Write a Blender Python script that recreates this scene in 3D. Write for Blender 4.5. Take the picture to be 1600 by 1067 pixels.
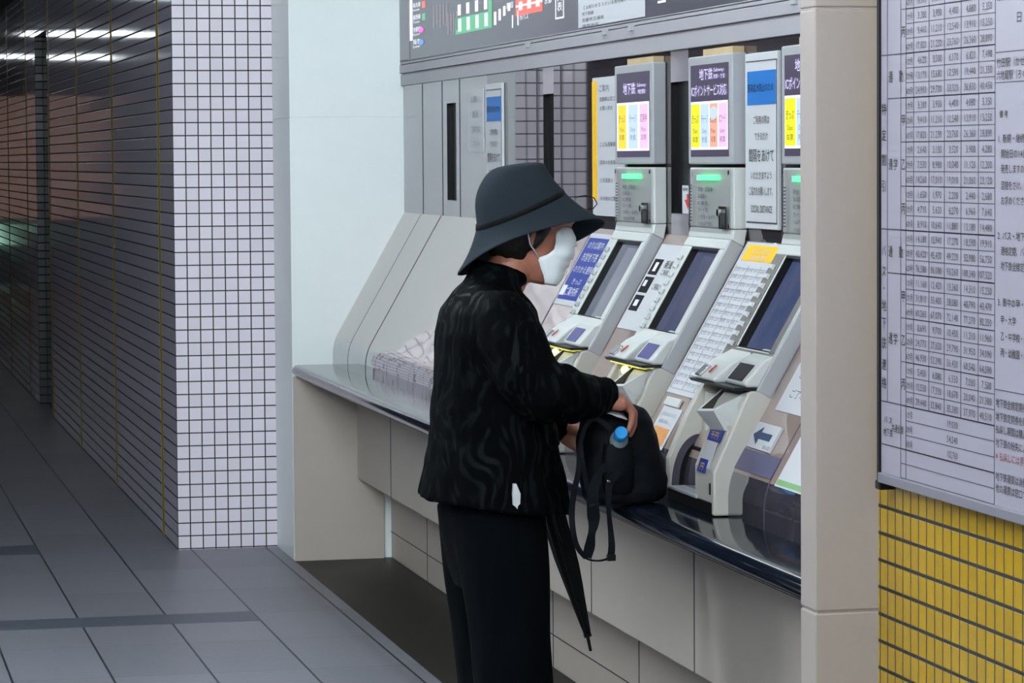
import bpy, bmesh, math, random
from mathutils import Vector, Matrix
random.seed(7)
for o in list(bpy.data.objects): bpy.data.objects.remove(o)
SC = bpy.context.scene
COL = SC.collection
R = math.radians

# ------------------------------------------------------------------ camera
cam_d = bpy.data.cameras.new('camera')
cam = bpy.data.objects.new('camera', cam_d); COL.objects.link(cam)
cam_d.sensor_width = 36.0; cam_d.lens = 36.0*4900/1600
cam_d.clip_start = 0.05; cam_d.clip_end = 200
ax, ay, az = Vector((0.97616, -0.21693, -0.00668)), Vector((0.01909, 0.05526, 0.99829)), Vector((-0.2162, -0.97461, 0.05810))
def cam_axes():
    f, dx, dy, roll = 4900.0, -292-800.0, 255-533.5, 0.0070
    Y = Vector((dx, dy, f)).normalized()
    D = Vector((roll, 1.0, -(Y.x*roll + Y.y)/Y.z)).normalized()
    Z = -D
    X = Y.cross(Z)
    return X, Y, Z            # world axes written in camera coords (x right, y down, z forward)
wx, wy, wz = cam_axes()
right = Vector((wx.x, wy.x, wz.x)); down = Vector((wx.y, wy.y, wz.y)); fwd = Vector((wx.z, wy.z, wz.z))
M = Matrix.Identity(4)
for i in range(3):
    M[i][0] = right[i]; M[i][1] = -down[i]; M[i][2] = -fwd[i]
M.translation = Vector((0, 0, 1.52))
cam.matrix_world = M
SC.camera = cam
# ------------------------------------------------------------------ world, exposure
w = bpy.data.worlds.new('world'); SC.world = w; w.use_nodes = True
bg = w.node_tree.nodes['Background']; bg.inputs[0].default_value = (0.55, 0.75, 1.0, 1); bg.inputs[1].default_value = 0.05
SC.view_settings.view_transform = 'Standard'; SC.view_settings.look = 'None'
SC.view_settings.exposure = 0.45; SC.view_settings.gamma = 1.0; SC.view_settings.use_curve_mapping = False
LAMP_COL = (0.86, 0.95, 1.0)
ALCOVE_FILL = 8.0
# ceiling lamps, the left hand one added to brighten the far left wall: (x0, x1, y, strength)
LAMPS = [(-1.7, 1.1, -0.6, 40.0), (-1.7, 1.1, 2.0, 45.0), (-1.7, 1.1, 4.5, 52.0), (-1.6, 1.0, 8.0, 72.0), (-2.3, -1.2, 15.5, 60.0), (0.42, 0.85, 20.0, 9.0), (0.06, 1.03, 26.0, 9.0), (-0.3, 1.03, 31.6, 8.0)]

# ------------------------------------------------------------------ colour / materials
def lin(c):
    out = []
    for v in c:
        v = v/255.0
        out.append(v/12.92 if v <= 0.04045 else ((v+0.055)/1.055)**2.4)
    return (out[0], out[1], out[2], 1.0)
def nm(name):
    m = bpy.data.materials.new(name); m.use_nodes = True
    nt = m.node_tree; b = nt.nodes['Principled BSDF']
    return m, nt, b
def N(nt, t, **kw):
    n = nt.nodes.new(t)
    for k, v in kw.items(): setattr(n, k, v)
    return n
def math_n(nt, op, a, b=None, c=None):
    n = N(nt, 'ShaderNodeMath', operation=op)
    for i, v in enumerate((a, b, c)):
        if v is None: continue
        if isinstance(v, (int, float)): n.inputs[i].default_value = v
        else: nt.links.new(v, n.inputs[i])
    return n.outputs[0]
def mixc(nt, fac, a, b):
    n = N(nt, 'ShaderNodeMix', data_type='RGBA')
    if isinstance(fac, (int, float)): n.inputs['Factor'].default_value = fac
    else: nt.links.new(fac, n.inputs['Factor'])
    for k, v in ((6, a), (7, b)):
        if isinstance(v, tuple): n.inputs[k].default_value = v
        else: nt.links.new(v, n.inputs[k])
    return n.outputs[2]
def plain(name, rgb, rough=0.5, spec=0.5, metal=0.0, noise=0.06, nscale=14.0, bump=0.0, coat=0.0, linear=None):
    """paint-like surface with a little procedural mottling"""
    m, nt, b = nm(name)
    c = linear if linear else lin(rgb)
    geo = N(nt, 'ShaderNodeNewGeometry')
    nz = N(nt, 'ShaderNodeTexNoise'); nz.inputs['Scale'].default_value = nscale; nz.inputs['Detail'].default_value = 4
    nt.links.new(geo.outputs['Position'], nz.inputs['Vector'])
    d = tuple(max(0, v*(1-noise)) for v in c[:3])+(1,); l = tuple(min(1, v*(1+noise)) for v in c[:3])+(1,)
    nt.links.new(mixc(nt, nz.outputs['Fac'], d, l), b.inputs['Base Color'])
    b.inputs['Roughness'].default_value = rough; b.inputs['Specular IOR Level'].default_value = spec
    b.inputs['Metallic'].default_value = metal; b.inputs['Coat Weight'].default_value = coat
    b.inputs['Coat Roughness'].default_value = 0.05
    if bump:
        bp = N(nt, 'ShaderNodeBump'); bp.inputs['Strength'].default_value = bump; bp.inputs['Distance'].default_value = 0.01
        nt.links.new(nz.outputs['Fac'], bp.inputs['Height']); nt.links.new(bp.outputs[0], b.inputs['Normal'])
    return m
def emit(name, rgb, strength, base=(10, 10, 12)):
    m, nt, b = nm(name)
    b.inputs['Base Color'].default_value = lin(base)
    b.inputs['Emission Color'].default_value = lin(rgb); b.inputs['Emission Strength'].default_value = strength
    b.inputs['Roughness'].default_value = 0.25
    return m
def tile_mat(name, ua, va, pu, pv, u0, v0, gu, gv, col, grout, rough=0.1, joint=None, tilt=0.012, var=0.05, joint_col=None):
    """glazed tiles from world position. ua/va = axis index, p = pitch, g = grout width, joint=(pitch, offset, width) wide stained joints along u"""
    m, nt, b = nm(name)
    geo = N(nt, 'ShaderNodeNewGeometry'); sep = N(nt, 'ShaderNodeSeparateXYZ'); nt.links.new(geo.outputs['Position'], sep.inputs[0])
    U, V = sep.outputs[ua], sep.outputs[va]
    def cell(x, p, o):
        s = math_n(nt, 'DIVIDE', math_n(nt, 'SUBTRACT', x, o), p)
        fl = math_n(nt, 'FLOOR', s); fr = math_n(nt, 'SUBTRACT', s, fl)
        return fl, fr
    def edge(fr, p, g):
        d = math_n(nt, 'MULTIPLY', math_n(nt, 'MINIMUM', fr, math_n(nt, 'SUBTRACT', 1.0, fr)), p)
        mr = N(nt, 'ShaderNodeMapRange'); mr.inputs[1].default_value = g*0.5*0.75; mr.inputs[2].default_value = g*0.5*1.35
        mr.inputs[3].default_value = 1; mr.inputs[4].default_value = 0
        nt.links.new(d, mr.inputs[0]); return mr.outputs[0]
    fu, ru = cell(U, pu, u0); fv, rv = cell(V, pv, v0)
    eu, ev = edge(ru, pu, gu), edge(rv, pv, gv)
    mask = math_n(nt, 'MAXIMUM', eu, ev)
    comb = N(nt, 'ShaderNodeCombineXYZ'); nt.links.new(fu, comb.inputs[0]); nt.links.new(fv, comb.inputs[1])
    wn = N(nt, 'ShaderNodeTexWhiteNoise', noise_dimensions='3D'); nt.links.new(comb.outputs[0], wn.inputs['Vector'])
    c = lin(col)
    d = tuple(v*(1-var) for v in c[:3])+(1,); l = tuple(min(1, v*(1+var)) for v in c[:3])+(1,)
    base = mixc(nt, wn.outputs['Value'], d, l)
    colr = mixc(nt, mask, base, lin(grout))
    if joint:
        fj, rj = cell(U, joint[0], joint[1]); ej = edge(rj, joint[0], joint[2])
        nz = N(nt, 'ShaderNodeTexNoise'); nz.inputs['Scale'].default_value = 3.0; nt.links.new(geo.outputs['Position'], nz.inputs['Vector'])
        jc = mixc(nt, nz.outputs['Fac'], lin((120, 106, 24)), lin(joint_col or (196, 168, 30)))
        colr = mixc(nt, ej, colr, jc); mask = math_n(nt, 'MAXIMUM', mask, ej)
    nt.links.new(colr, b.inputs['Base Color'])
    rg = N(nt, 'ShaderNodeMapRange'); rg.inputs[3].default_value = rough; rg.inputs[4].default_value = 0.8
    nt.links.new(mask, rg.inputs[0]); nt.links.new(rg.outputs[0], b.inputs['Roughness'])
    # every tile leans a little differently
    vs = N(nt, 'ShaderNodeVectorMath', operation='SUBTRACT'); nt.links.new(wn.outputs['Color'], vs.inputs[0]); vs.inputs[1].default_value = (.5, .5, .5)
    vm = N(nt, 'ShaderNodeVectorMath', operation='SCALE'); nt.links.new(vs.outputs[0], vm.inputs[0]); vm.inputs['Scale'].default_value = tilt*2
    va_ = N(nt, 'ShaderNodeVectorMath', operation='ADD'); nt.links.new(vm.outputs[0], va_.inputs[0])
    bp = N(nt, 'ShaderNodeBump'); bp.inputs['Strength'].default_value = 0.5; bp.inputs['Distance'].default_value = 0.002
    nt.links.new(math_n(nt, 'SUBTRACT', 1.0, mask), bp.inputs['Height'])
    nt.links.new(bp.outputs[0], va_.inputs[1])
    vn = N(nt, 'ShaderNodeVectorMath', operation='NORMALIZE'); nt.links.new(va_.outputs[0], vn.inputs[0])
    nt.links.new(vn.outputs[0], b.inputs['Normal'])
    return m
def floor_mat():
    m, nt, b = nm('floor_tile')
    geo = N(nt, 'ShaderNodeNewGeometry'); sep = N(nt, 'ShaderNodeSeparateXYZ'); nt.links.new(geo.outputs['Position'], sep.inputs[0])
    X, Y = sep.outputs[0], sep.outputs[1]
    def edge(x, p, o, g):
        s = math_n(nt, 'DIVIDE', math_n(nt, 'SUBTRACT', x, o), p); fl = math_n(nt, 'FLOOR', s); fr = math_n(nt, 'SUBTRACT', s, fl)
        d = math_n(nt, 'MULTIPLY', math_n(nt, 'MINIMUM', fr, math_n(nt, 'SUBTRACT', 1.0, fr)), p)
        mr = N(nt, 'ShaderNodeMapRange'); mr.inputs[1].default_value = g*.35; mr.inputs[2].default_value = g*.65; mr.inputs[3].default_value = 1; mr.inputs[4].default_value = 0
        nt.links.new(d, mr.inputs[0]); return mr.outputs[0], fl
    ex, fx = edge(X, 0.292, 0.54, 0.007); ey, fy = edge(Y, 0.6, 0.22, 0.010)
    comb = N(nt, 'ShaderNodeCombineXYZ'); nt.links.new(fx, comb.inputs[0]); nt.links.new(fy, comb.inputs[1])
    wn = N(nt, 'ShaderNodeTexWhiteNoise', noise_dimensions='3D'); nt.links.new(comb.outputs[0], wn.inputs['Vector'])
    nz = N(nt, 'ShaderNodeTexNoise'); nz.inputs['Scale'].default_value = 60; nz.inputs['Detail'].default_value = 5; nt.links.new(geo.outputs['Position'], nz.inputs['Vector'])
    nl = N(nt, 'ShaderNodeTexNoise'); nl.inputs['Scale'].default_value = 1.6; nt.links.new(geo.outputs['Position'], nl.inputs['Vector'])
    f1 = math_n(nt, 'ADD', math_n(nt, 'MULTIPLY', wn.outputs['Value'], .35), math_n(nt, 'MULTIPLY', nz.outputs['Fac'], .4))
    f1 = math_n(nt, 'ADD', f1, math_n(nt, 'MULTIPLY', nl.outputs['Fac'], .3))
    base = mixc(nt, f1, lin((104, 105, 112)), lin((134, 135, 144)))
    base = mixc(nt, math_n(nt, 'MULTIPLY', ey, .35), base, lin((70, 74, 82)))
    base = mixc(nt, ex, base, lin((26, 32, 40)))
    nt.links.new(base, b.inputs['Base Color']); b.inputs['Roughness'].default_value = 0.42
    bp = N(nt, 'ShaderNodeBump'); bp.inputs['Strength'].default_value = .25; bp.inputs['Distance'].default_value = .003
    nt.links.new(math_n(nt, 'SUBTRACT', nz.outputs['Fac'], ex), bp.inputs['Height']); nt.links.new(bp.outputs[0], b.inputs['Normal'])
    return m
def glossy_mat(name, rgb, rough, spec=0.6, metal=0.0, warp=0.0, wscale=6.0, coat=0.0):
    m, nt, b = nm(name)
    geo = N(nt, 'ShaderNodeNewGeometry')
    nz = N(nt, 'ShaderNodeTexNoise'); nz.inputs['Scale'].default_value = wscale; nz.inputs['Detail'].default_value = 1.5
    nt.links.new(geo.outputs['Position'], nz.inputs['Vector'])
    c = lin(rgb); nt.links.new(mixc(nt, nz.outputs['Fac'], tuple(v*.94 for v in c[:3])+(1,), tuple(v*1.05 for v in c[:3])+(1,)), b.inputs['Base Color'])
    b.inputs['Roughness'].default_value = rough; b.inputs['Specular IOR Level'].default_value = spec; b.inputs['Metallic'].default_value = metal
    b.inputs['Coat Weight'].default_value = coat; b.inputs['Coat Roughness'].default_value = 0.03
    if warp:
        bp = N(nt, 'ShaderNodeBump'); bp.inputs['Strength'].default_value = 1; bp.inputs['Distance'].default_value = warp
        nt.links.new(nz.outputs['Fac'], bp.inputs['Height']); nt.links.new(bp.outputs[0], b.inputs['Normal'])
        nt.links.new(bp.outputs[0], b.inputs['Coat Normal'])
    return m
def jacquard():
    m, nt, b = nm('black_jacquard')
    tc = N(nt, 'ShaderNodeTexCoord')
    d = N(nt, 'ShaderNodeTexNoise'); d.inputs['Scale'].default_value = 6.0; d.inputs['Detail'].default_value = 1.5
    nt.links.new(tc.outputs['Object'], d.inputs['Vector'])
    dv = N(nt, 'ShaderNodeVectorMath', operation='SCALE'); dv.inputs['Scale'].default_value = .16; nt.links.new(d.outputs['Color'], dv.inputs[0])
    av = N(nt, 'ShaderNodeVectorMath', operation='ADD'); nt.links.new(tc.outputs['Object'], av.inputs[0]); nt.links.new(dv.outputs[0], av.inputs[1])
    mp = N(nt, 'ShaderNodeMapping'); mp.inputs['Rotation'].default_value = (.5, .35, 0); mp.inputs['Scale'].default_value = (70, 40, 13); nt.links.new(av.outputs[0], mp.inputs['Vector'])
    st = N(nt, 'ShaderNodeTexNoise'); st.inputs['Scale'].default_value = 1.0; st.inputs['Detail'].default_value = 1.0; nt.links.new(mp.outputs[0], st.inputs['Vector'])
    f = N(nt, 'ShaderNodeMapRange'); f.inputs[1].default_value = .53; f.inputs[2].default_value = .64; nt.links.new(st.outputs['Fac'], f.inputs[0])
    fac = f.outputs[0]
    nt.links.new(mixc(nt, fac, (.0001, .0006, .0011, 1), (.0030, .0042, .0050, 1)), b.inputs['Base Color'])
    rr = N(nt, 'ShaderNodeMapRange'); rr.inputs[3].default_value = .85; rr.inputs[4].default_value = .55; nt.links.new(fac, rr.inputs[0])
    nt.links.new(rr.outputs[0], b.inputs['Roughness']); b.inputs['Specular IOR Level'].default_value = .06
    return m
def acrylic():
    m, nt, b = nm('clear_acrylic')
    b.inputs['Base Color'].default_value = (.19, .19, .20, 1); b.inputs['Alpha'].default_value = .17
    b.inputs['Roughness'].default_value = .08; b.inputs['Coat Weight'].default_value = .6
    return m
MAT = dict(
    white_panel=plain('white_panel', (240, 248, 247), .35, .4, noise=.02),
    column=plain('beige_column', (166, 156, 150), .5, .3, noise=.03, nscale=60),
    fascia=plain('fascia_panel', (190, 181, 171), .5, .3, noise=.03),
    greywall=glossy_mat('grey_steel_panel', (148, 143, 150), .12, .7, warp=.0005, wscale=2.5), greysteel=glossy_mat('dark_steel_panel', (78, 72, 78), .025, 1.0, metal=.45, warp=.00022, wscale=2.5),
    trimgrey=plain('trim_grey', (164, 162, 168), .45, .4, noise=.03),
    beige=glossy_mat('slope_board', (160, 142, 135), .05, .8, warp=.0007, wscale=4.0, coat=.45),
    kick=glossy_mat('glossy_kick', (70, 67, 76), .02, 1.0, warp=.0016, wscale=6, coat=.8),
    counter=glossy_mat('dark_counter', (20, 26, 36), .09, .6, warp=.0004, wscale=5),
    ceiling=plain('ceiling', (120, 122, 126), .8),
    darkfloor=plain('dark_border_stone', (32, 30, 22), .5, .4, noise=.25, nscale=80),
    body=plain('machine_body', (205, 208, 206), .38, .45, noise=.02),
    body2=plain('machine_grey', (168, 170, 174), .4, .45, noise=.02),
    body3=plain('machine_warm', (192, 190, 182), .42, .4, noise=.02),
    black=plain('black_plastic', (10, 11, 13), .35, .4),
    black_matte=plain('matte_black', (8, 9, 11), .8, .2),
    chrome=plain('chrome', (200, 202, 205), .15, .5, metal=1.0),
    screen=glossy_mat('screen_glass', (40, 50, 78), .12, .8),
    paper=plain('paper_white', (198, 200, 204), .6, .3, noise=.01),
    paperdim=plain('board_white', (156, 152, 165), .45, .4, noise=.015, nscale=40),
    ink=plain('ink_black', (18, 18, 24), .6, .3, noise=0),
    inkgrey=plain('ink_grey', (70, 66, 78), .6, .3, noise=0),
    inkfaint=plain('ink_faint', (150, 152, 165), .6, .3, noise=0),
    inkwhite=plain('ink_white', (235, 236, 240), .5, .3, noise=0),
    inkred=plain('ink_red', (205, 60, 40), .5, .3, noise=0),
    blue=plain('blue_print', (20, 110, 190), .45, .4, noise=.01),
    navy=plain('navy_poster', (44, 62, 150), .4, .4, noise=.02),
    yellow=plain('yellow_print', (248, 196, 40), .5, .3, noise=.01),
    orange=plain('orange_print', (214, 150, 92), .5, .3, noise=.3, nscale=90),
    acrylic=acrylic(),
    hat=plain('hat_felt', (40, 47, 54), .95, .1, noise=.25, nscale=300, bump=.05),
    hatband=plain('hat_band', (14, 17, 20), .7, .2),
    jacket=jacquard(),
    trousers=plain('black_trousers', (1, 4, 8), .95, .1, noise=.1),
    shirt=plain('white_shirt', (205, 208, 210), .8, .2),
    bag=plain('bag_nylon', (6, 10, 16), .6, .15, noise=.15, nscale=40),
    umbrella=plain('umbrella_cloth', (12, 15, 19), .7, .25),
    skin=plain('skin', (168, 112, 92), .5, .4, noise=.06, nscale=40),
    hair=plain('hair', (22, 18, 16), .5, .4, noise=.3, nscale=200),
    mask=plain('mask_fabric', (238, 246, 250), .8, .2, noise=.02),
    shoe=plain('shoe', (16, 16, 18), .5, .4),
    cap=plain('cap_blue', (40, 150, 220), .35, .4, noise=.02),
    bottle=plain('bottle_plastic', (170, 186, 196), .2, .5, noise=.02),
    lampbody=plain('lamp_housing', (220, 220, 220), .5),
)
MAT['tile_white'] = tile_mat('white_square_tile', 0, 2, .0497, .0504, 1.364, 0.004, .0042, .0042, (238, 230, 240), (20, 32, 40), rough=.12, tilt=.008, var=.035)
MAT['tile_left'] = tile_mat('white_brick_tile', 1, 2, 2.0, .0504, 12.71, 0.004, .001, .0062, (222, 216, 232), (20, 30, 36), rough=.07, joint=(2.0, 12.71, .085), tilt=.006, var=.05)
MAT['tile_opposite'] = tile_mat('opposite_tile', 1, 2, 2.0, .0504, 12.71, 0.004, .001, .005, (150, 146, 150), (40, 44, 48), rough=.2)
MAT['tile_yellow'] = tile_mat('yellow_strip_tile', 1, 2, .0404, .0493, 5.254, 0.690, .0040, .0062, (178, 142, 18), (36, 36, 30), rough=.22, tilt=.006, var=.05)
MAT['tile_recess_shade'] = tile_mat('shaded_recess_tile', 0, 2, .0497, .0504, 1.364, 0.004, .003, .0055, (38, 44, 46), (12, 16, 18), rough=.3)  # unlit recess: its shade is put into the tile colour
MAT['floor'] = floor_mat()
MAT['stripe'] = plain('floor_dark_tile', (78, 84, 96), .42, .4, noise=.08, nscale=60)
MAT['lamp_on'] = None
MAT['well'] = plain('tray_well', (66, 62, 58), .5, .4)
MAT['foam'] = plain('beige_foam', (190, 168, 132), .8, .2, noise=.2)

# ------------------------------------------------------------------ geometry helpers
OFF = {}
class MB:
    def __init__(s): s.v = []; s.f = []; s.m = []
    def add(s, vs, fs, mi=0):
        o = len(s.v); s.v += [Vector(p) for p in vs]
        for f in fs: s.f.append([o+i for i in f]); s.m.append(mi)
        return s
    def box(s, x0, x1, y0, y1, z0, z1, mi=0):
        vs = [(x, y, z) for x in (x0, x1) for y in (y0, y1) for z in (z0, z1)]
        return s.add(vs, [(0, 1, 3, 2), (4, 6, 7, 5), (0, 4, 5, 1), (2, 3, 7, 6), (0, 2, 6, 4), (1, 5, 7, 3)], mi)
    def hexa(s, p, mi=0):   # 8 points: bottom quad, top quad
        return s.add(p, [(3, 2, 1, 0), (4, 5, 6, 7), (0, 1, 5, 4), (1, 2, 6, 5), (2, 3, 7, 6), (3, 0, 4, 7)], mi)
    def prism(s, prof, y0, y1, mi=0):   # profile in x,z extruded along y
        n = len(prof)
        vs = [(x, y0, z) for x, z in prof]+[(x, y1, z) for x, z in prof]
        fs = [list(range(n)), list(range(2*n-1, n-1, -1))]+[(i, i+n, (i+1) % n+n, (i+1) % n) for i in range(n)]
        return s.add(vs, fs, mi)
    def loft(s, rings, mi=0, cap=True):
        n = len(rings[0]); o = len(s.v); fs = []
        for k in range(len(rings)-1):
            for i in range(n):
                fs.append((k*n+i, k*n+(i+1) % n, (k+1)*n+(i+1) % n, (k+1)*n+i))
        if cap:
            fs.append(list(range(n-1, -1, -1))); fs.append([(len(rings)-1)*n+i for i in range(n)])
        return s.add([p for r in rings for p in r], fs, mi)
    def tube(s, path, rad, n=10, mi=0, flat=1.0, up=None):
        path = [Vector(p) for p in path]; rings = []
        rads = rad if isinstance(rad, (list, tuple)) else [rad]*len(path)
        prev = None
        for i, p in enumerate(path):
            t = (path[min(i+1, len(path)-1)]-path[max(i-1, 0)]).normalized()
            if prev is None:
                a = Vector(up) if up else Vector((0, 0, 1))
                if abs(t.dot(a)) > .95: a = Vector((0, 1, 0)) if abs(t.y) < .9 else Vector((1, 0, 0))
                u = (a-t*a.dot(t)).normalized()
            else:
                u = (prev-t*prev.dot(t)).normalized()
            prev = u; v = t.cross(u)
            rings.append([p+u*math.cos(2*math.pi*k/n)*rads[i]+v*math.sin(2*math.pi*k/n)*rads[i]*flat for k in range(n)])
        return s.loft(rings, mi)
    def quad(s, a, b, c, d, mi=0): return s.add([a, b, c, d], [(0, 1, 2, 3)], mi)
    def slab(s, org, ux, uy, w, h, t, mi=0):   # thin sheet: org lower-left, thickness along normal
        n = Vector(ux).cross(Vector(uy)).normalized(); o = Vector(org); a = Vector(ux)*w; b = Vector(uy)*h
        return s.hexa([o, o+a, o+a+b, o+b, o+n*t, o+a+n*t, o+a+b+n*t, o+b+n*t], mi)
    def sphere(s, c, r, n=16, m=10, mi=0, sc=(1, 1, 1)):
        c = Vector(c); rings = []
        for j in range(1, m):
            ph = math.pi*j/m
            rings.append([c+Vector((r*sc[0]*math.sin(ph)*math.cos(2*math.pi*i/n), r*sc[1]*math.sin(ph)*math.sin(2*math.pi*i/n), -r*sc[2]*math.cos(ph))) for i in range(n)])
        return s.loft(rings, mi)
    def disc(s, c, ux, uy, r, n=16, t=0.001, mi=0, ry=None):
        c = Vector(c); ux = Vector(ux); uy = Vector(uy); nn = ux.cross(uy).normalized(); ry = ry or r
        ring = [c+ux*r*math.cos(2*math.pi*i/n)+uy*ry*math.sin(2*math.pi*i/n) for i in range(n)]
        return s.loft([ring, [p+nn*t for p in ring]], mi)
    def mesh(s, name):
        me = bpy.data.meshes.new(name); me.from_pydata([tuple(v) for v in s.v], [], s.f); me.update()
        me.polygons.foreach_set('material_index', s.m)
        return me
def children_offset(o): return OFF.get(o.name, Vector((0, 0, 0)))
def link(name, me, mats, parent=None, smooth=False, bevel=0, seg=2, fix=True, base=None):
    if not isinstance(mats, (list, tuple)): mats = [mats]
    if fix:
        bm = bmesh.new(); bm.from_mesh(me); bmesh.ops.recalc_face_normals(bm, faces=bm.faces); bm.to_mesh(me); bm.free()
    for m in mats: me.materials.append(MAT[m] if isinstance(m, str) else m)
    off = children_offset(parent) if parent else (Vector(base) if base else Vector((0, 0, 0)))
    me.transform(Matrix.Translation(-off))
    o = bpy.data.objects.new(name, me); COL.objects.link(o)
    if parent: o.parent = parent
    else: o.location = off
    OFF[o.name] = off
    if smooth:
        me.polygons.foreach_set('use_smooth', [True]*len(me.polygons))
        if smooth != 'all':
            try: me.set_sharp_from_angle(angle=R(38))
            except Exception: pass
    if bevel:
        md = o.modifiers.new('bevel', 'BEVEL'); md.width = bevel; md.segments = seg; md.limit_method = 'ANGLE'; md.angle_limit = R(30)
        md.harden_normals = False
    return o
def build(mb, name, mats, parent=None, **k): return link(name, mb.mesh(name), mats, parent, **k)
def tag(o, label=None, cat=None, group=None, kind=None):
    if label: o['label'] = label
    if cat: o['category'] = cat
    if group: o['group'] = group
    if kind: o['kind'] = kind
    return o
def thing(name, loc, label, cat, group=None):
    o = bpy.data.objects.new(name, None); COL.objects.link(o); o.location = loc; o.empty_display_size = .05
    OFF[o.name] = Vector(loc)
    return tag(o, label, cat, group)
def struct(mb, name, mats, label=None, cat=None, **k):
    o = build(mb, name, mats, **k); o['kind'] = 'structure'
    if label: o['label'] = label
    o['category'] = cat or name.split('_')[0]
    return o

# ------------------------------------------------------------------ lettering (glyph outlines from the built-in font)
GL = {}
def glyph(ch):
    if ch in GL: return GL[ch]
    cu = bpy.data.curves.new('g', 'FONT'); cu.body = ch; cu.resolution_u = 2; cu.size = 1.0
    ob = bpy.data.objects.new('g', cu)
    me = bpy.data.meshes.new_from_object(ob)
    vs = [(v.co.x, v.co.y) for v in me.vertices]; fs = [list(p.vertices) for p in me.polygons]
    bpy.data.objects.remove(ob); bpy.data.curves.remove(cu); bpy.data.meshes.remove(me)
    if vs: x0 = min(v[0] for v in vs); x1 = max(v[0] for v in vs)
    else: x0, x1 = 0, .25
    wide = ord(ch) > 0x2e80
    if wide: adv = 1.0; sh = 0.0
    elif ch in '0123456789': adv = .56; sh = (.56-(x1-x0))/2-x0
    else: adv = (x1-x0)+.09; sh = .045-x0
    GL[ch] = ([(a+sh, b) for a, b in vs], fs, adv)
    return GL[ch]
def text(mb, s, org, ux, uy, h, w=None, align='L', mi=0, lift=0.0):
    """flat lettering: org = left/centre of the baseline, h = font size, w = fitted width"""
    ux = Vector(ux); uy = Vector(uy); n = ux.cross(uy).normalized(); org = Vector(org)+n*lift
    tot = sum(glyph(c)[2] for c in s)
    if tot == 0: return
    sx = (w/tot) if w else h
    x = {'L': 0, 'C': -.5, 'R': -1}[align]*tot*sx
    for c in s:
        vs, fs, adv = glyph(c)
        if vs: mb.add([org+ux*(x+a*sx)+uy*(b*h) for a, b in vs], fs, mi)
        x += adv*sx
def vtext(mb, s, org, ux, uy, h, w, pitch, mi=0, lift=0.0):
    for i, c in enumerate(s):
        text(mb, c, Vector(org)-Vector(uy)*pitch*i, ux, uy, h, w, 'C', mi, lift)
RT = Vector((0, -1, 0)); UP = Vector((0, 0, 1))       # reading directions on walls that face -X

# ------------------------------------------------------------------ main dimensions (metres)
X0 = 1.755       # front line of counter, pillar and column
XB = 2.192       # back wall of the alcove
XS, ZS = 1.911, 0.827   # foot of the sloping board
ZT = 1.318       # its top
SL = Vector((XB-XS, 0, ZT-ZS)).normalized(); SN = Vector((-SL.z, 0, SL.x))
YF, YN = 11.744, 5.473  # far end panel, near column
ZC = 0.745
def P(y, s, off=0.0): return Vector((XS, y, ZS))+SL*s+SN*off

# ------------------------------------------------------------------ structure
struct(MB().box(-2.6, X0, -2.5, 40, -.1, 0), 'floor', 'floor', 'grey stone tiled concourse floor')
struct(MB().box(X0, 2.5, -2.5, 12.19, -.1, 0), 'trim_1', 'darkfloor', 'dark brown stone floor border under the counter')
struct(MB().box(-.8, 1.41, 10.236, 10.456, -.01, .0008), 'trim_2', 'stripe', 'nearer dark grey stripe of floor tiles')
struct(MB().box(-.8, .832, 12.20, 12.50, -.01, .0008), 'trim_3', 'stripe', 'farther dark grey stripe of floor tiles by the left edge')
struct(MB().box(-2.6, 2.6, -2.5, 40, 2.62, 2.72), 'ceiling', 'ceiling', 'grey concourse ceiling')
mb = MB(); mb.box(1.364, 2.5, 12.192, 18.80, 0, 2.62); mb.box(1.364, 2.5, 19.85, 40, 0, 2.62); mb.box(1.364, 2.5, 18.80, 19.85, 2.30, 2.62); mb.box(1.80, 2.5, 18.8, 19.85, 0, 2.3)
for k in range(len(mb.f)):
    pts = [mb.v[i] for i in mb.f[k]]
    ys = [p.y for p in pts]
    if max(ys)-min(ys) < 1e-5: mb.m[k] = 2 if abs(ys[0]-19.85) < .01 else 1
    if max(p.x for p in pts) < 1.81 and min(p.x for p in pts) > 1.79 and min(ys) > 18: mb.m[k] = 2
struct(mb, 'wall_left', ['tile_left', 'tile_white', 'tile_recess_shade'], 'white tiled wall corner with dark grout and a dark recess')
struct(MB().box(-2.7, -2.6, -2.5, 40, 0, 2.62), 'wall_opposite', 'tile_opposite', 'tiled wall across the concourse')
struct(MB().box(-2.6, 2.6, 40, 40.1, 0, 2.62), 'wall_end', 'ceiling', 'far end wall of the concourse')
struct(MB().box(-2.6, 2.6, -2.6, -2.5, 0, 2.62), 'wall_rear', 'ceiling', 'wall behind the viewer')
# white pillar (end panel of the alcove) in two courses
mb = MB(); mb.box(X0, 2.5, YF, 12.19, 1.6795, 2.62); mb.box(X0, 2.5, YF, 12.19, 0, 1.677); mb.box(X0+.003, 2.5, YF+.003, 12.19, 1.676, 1.68)
struct(mb, 'wall_far_return', 'white_panel', 'white panelled pillar at the far end of the ticket counter', bevel=.004)
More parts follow.
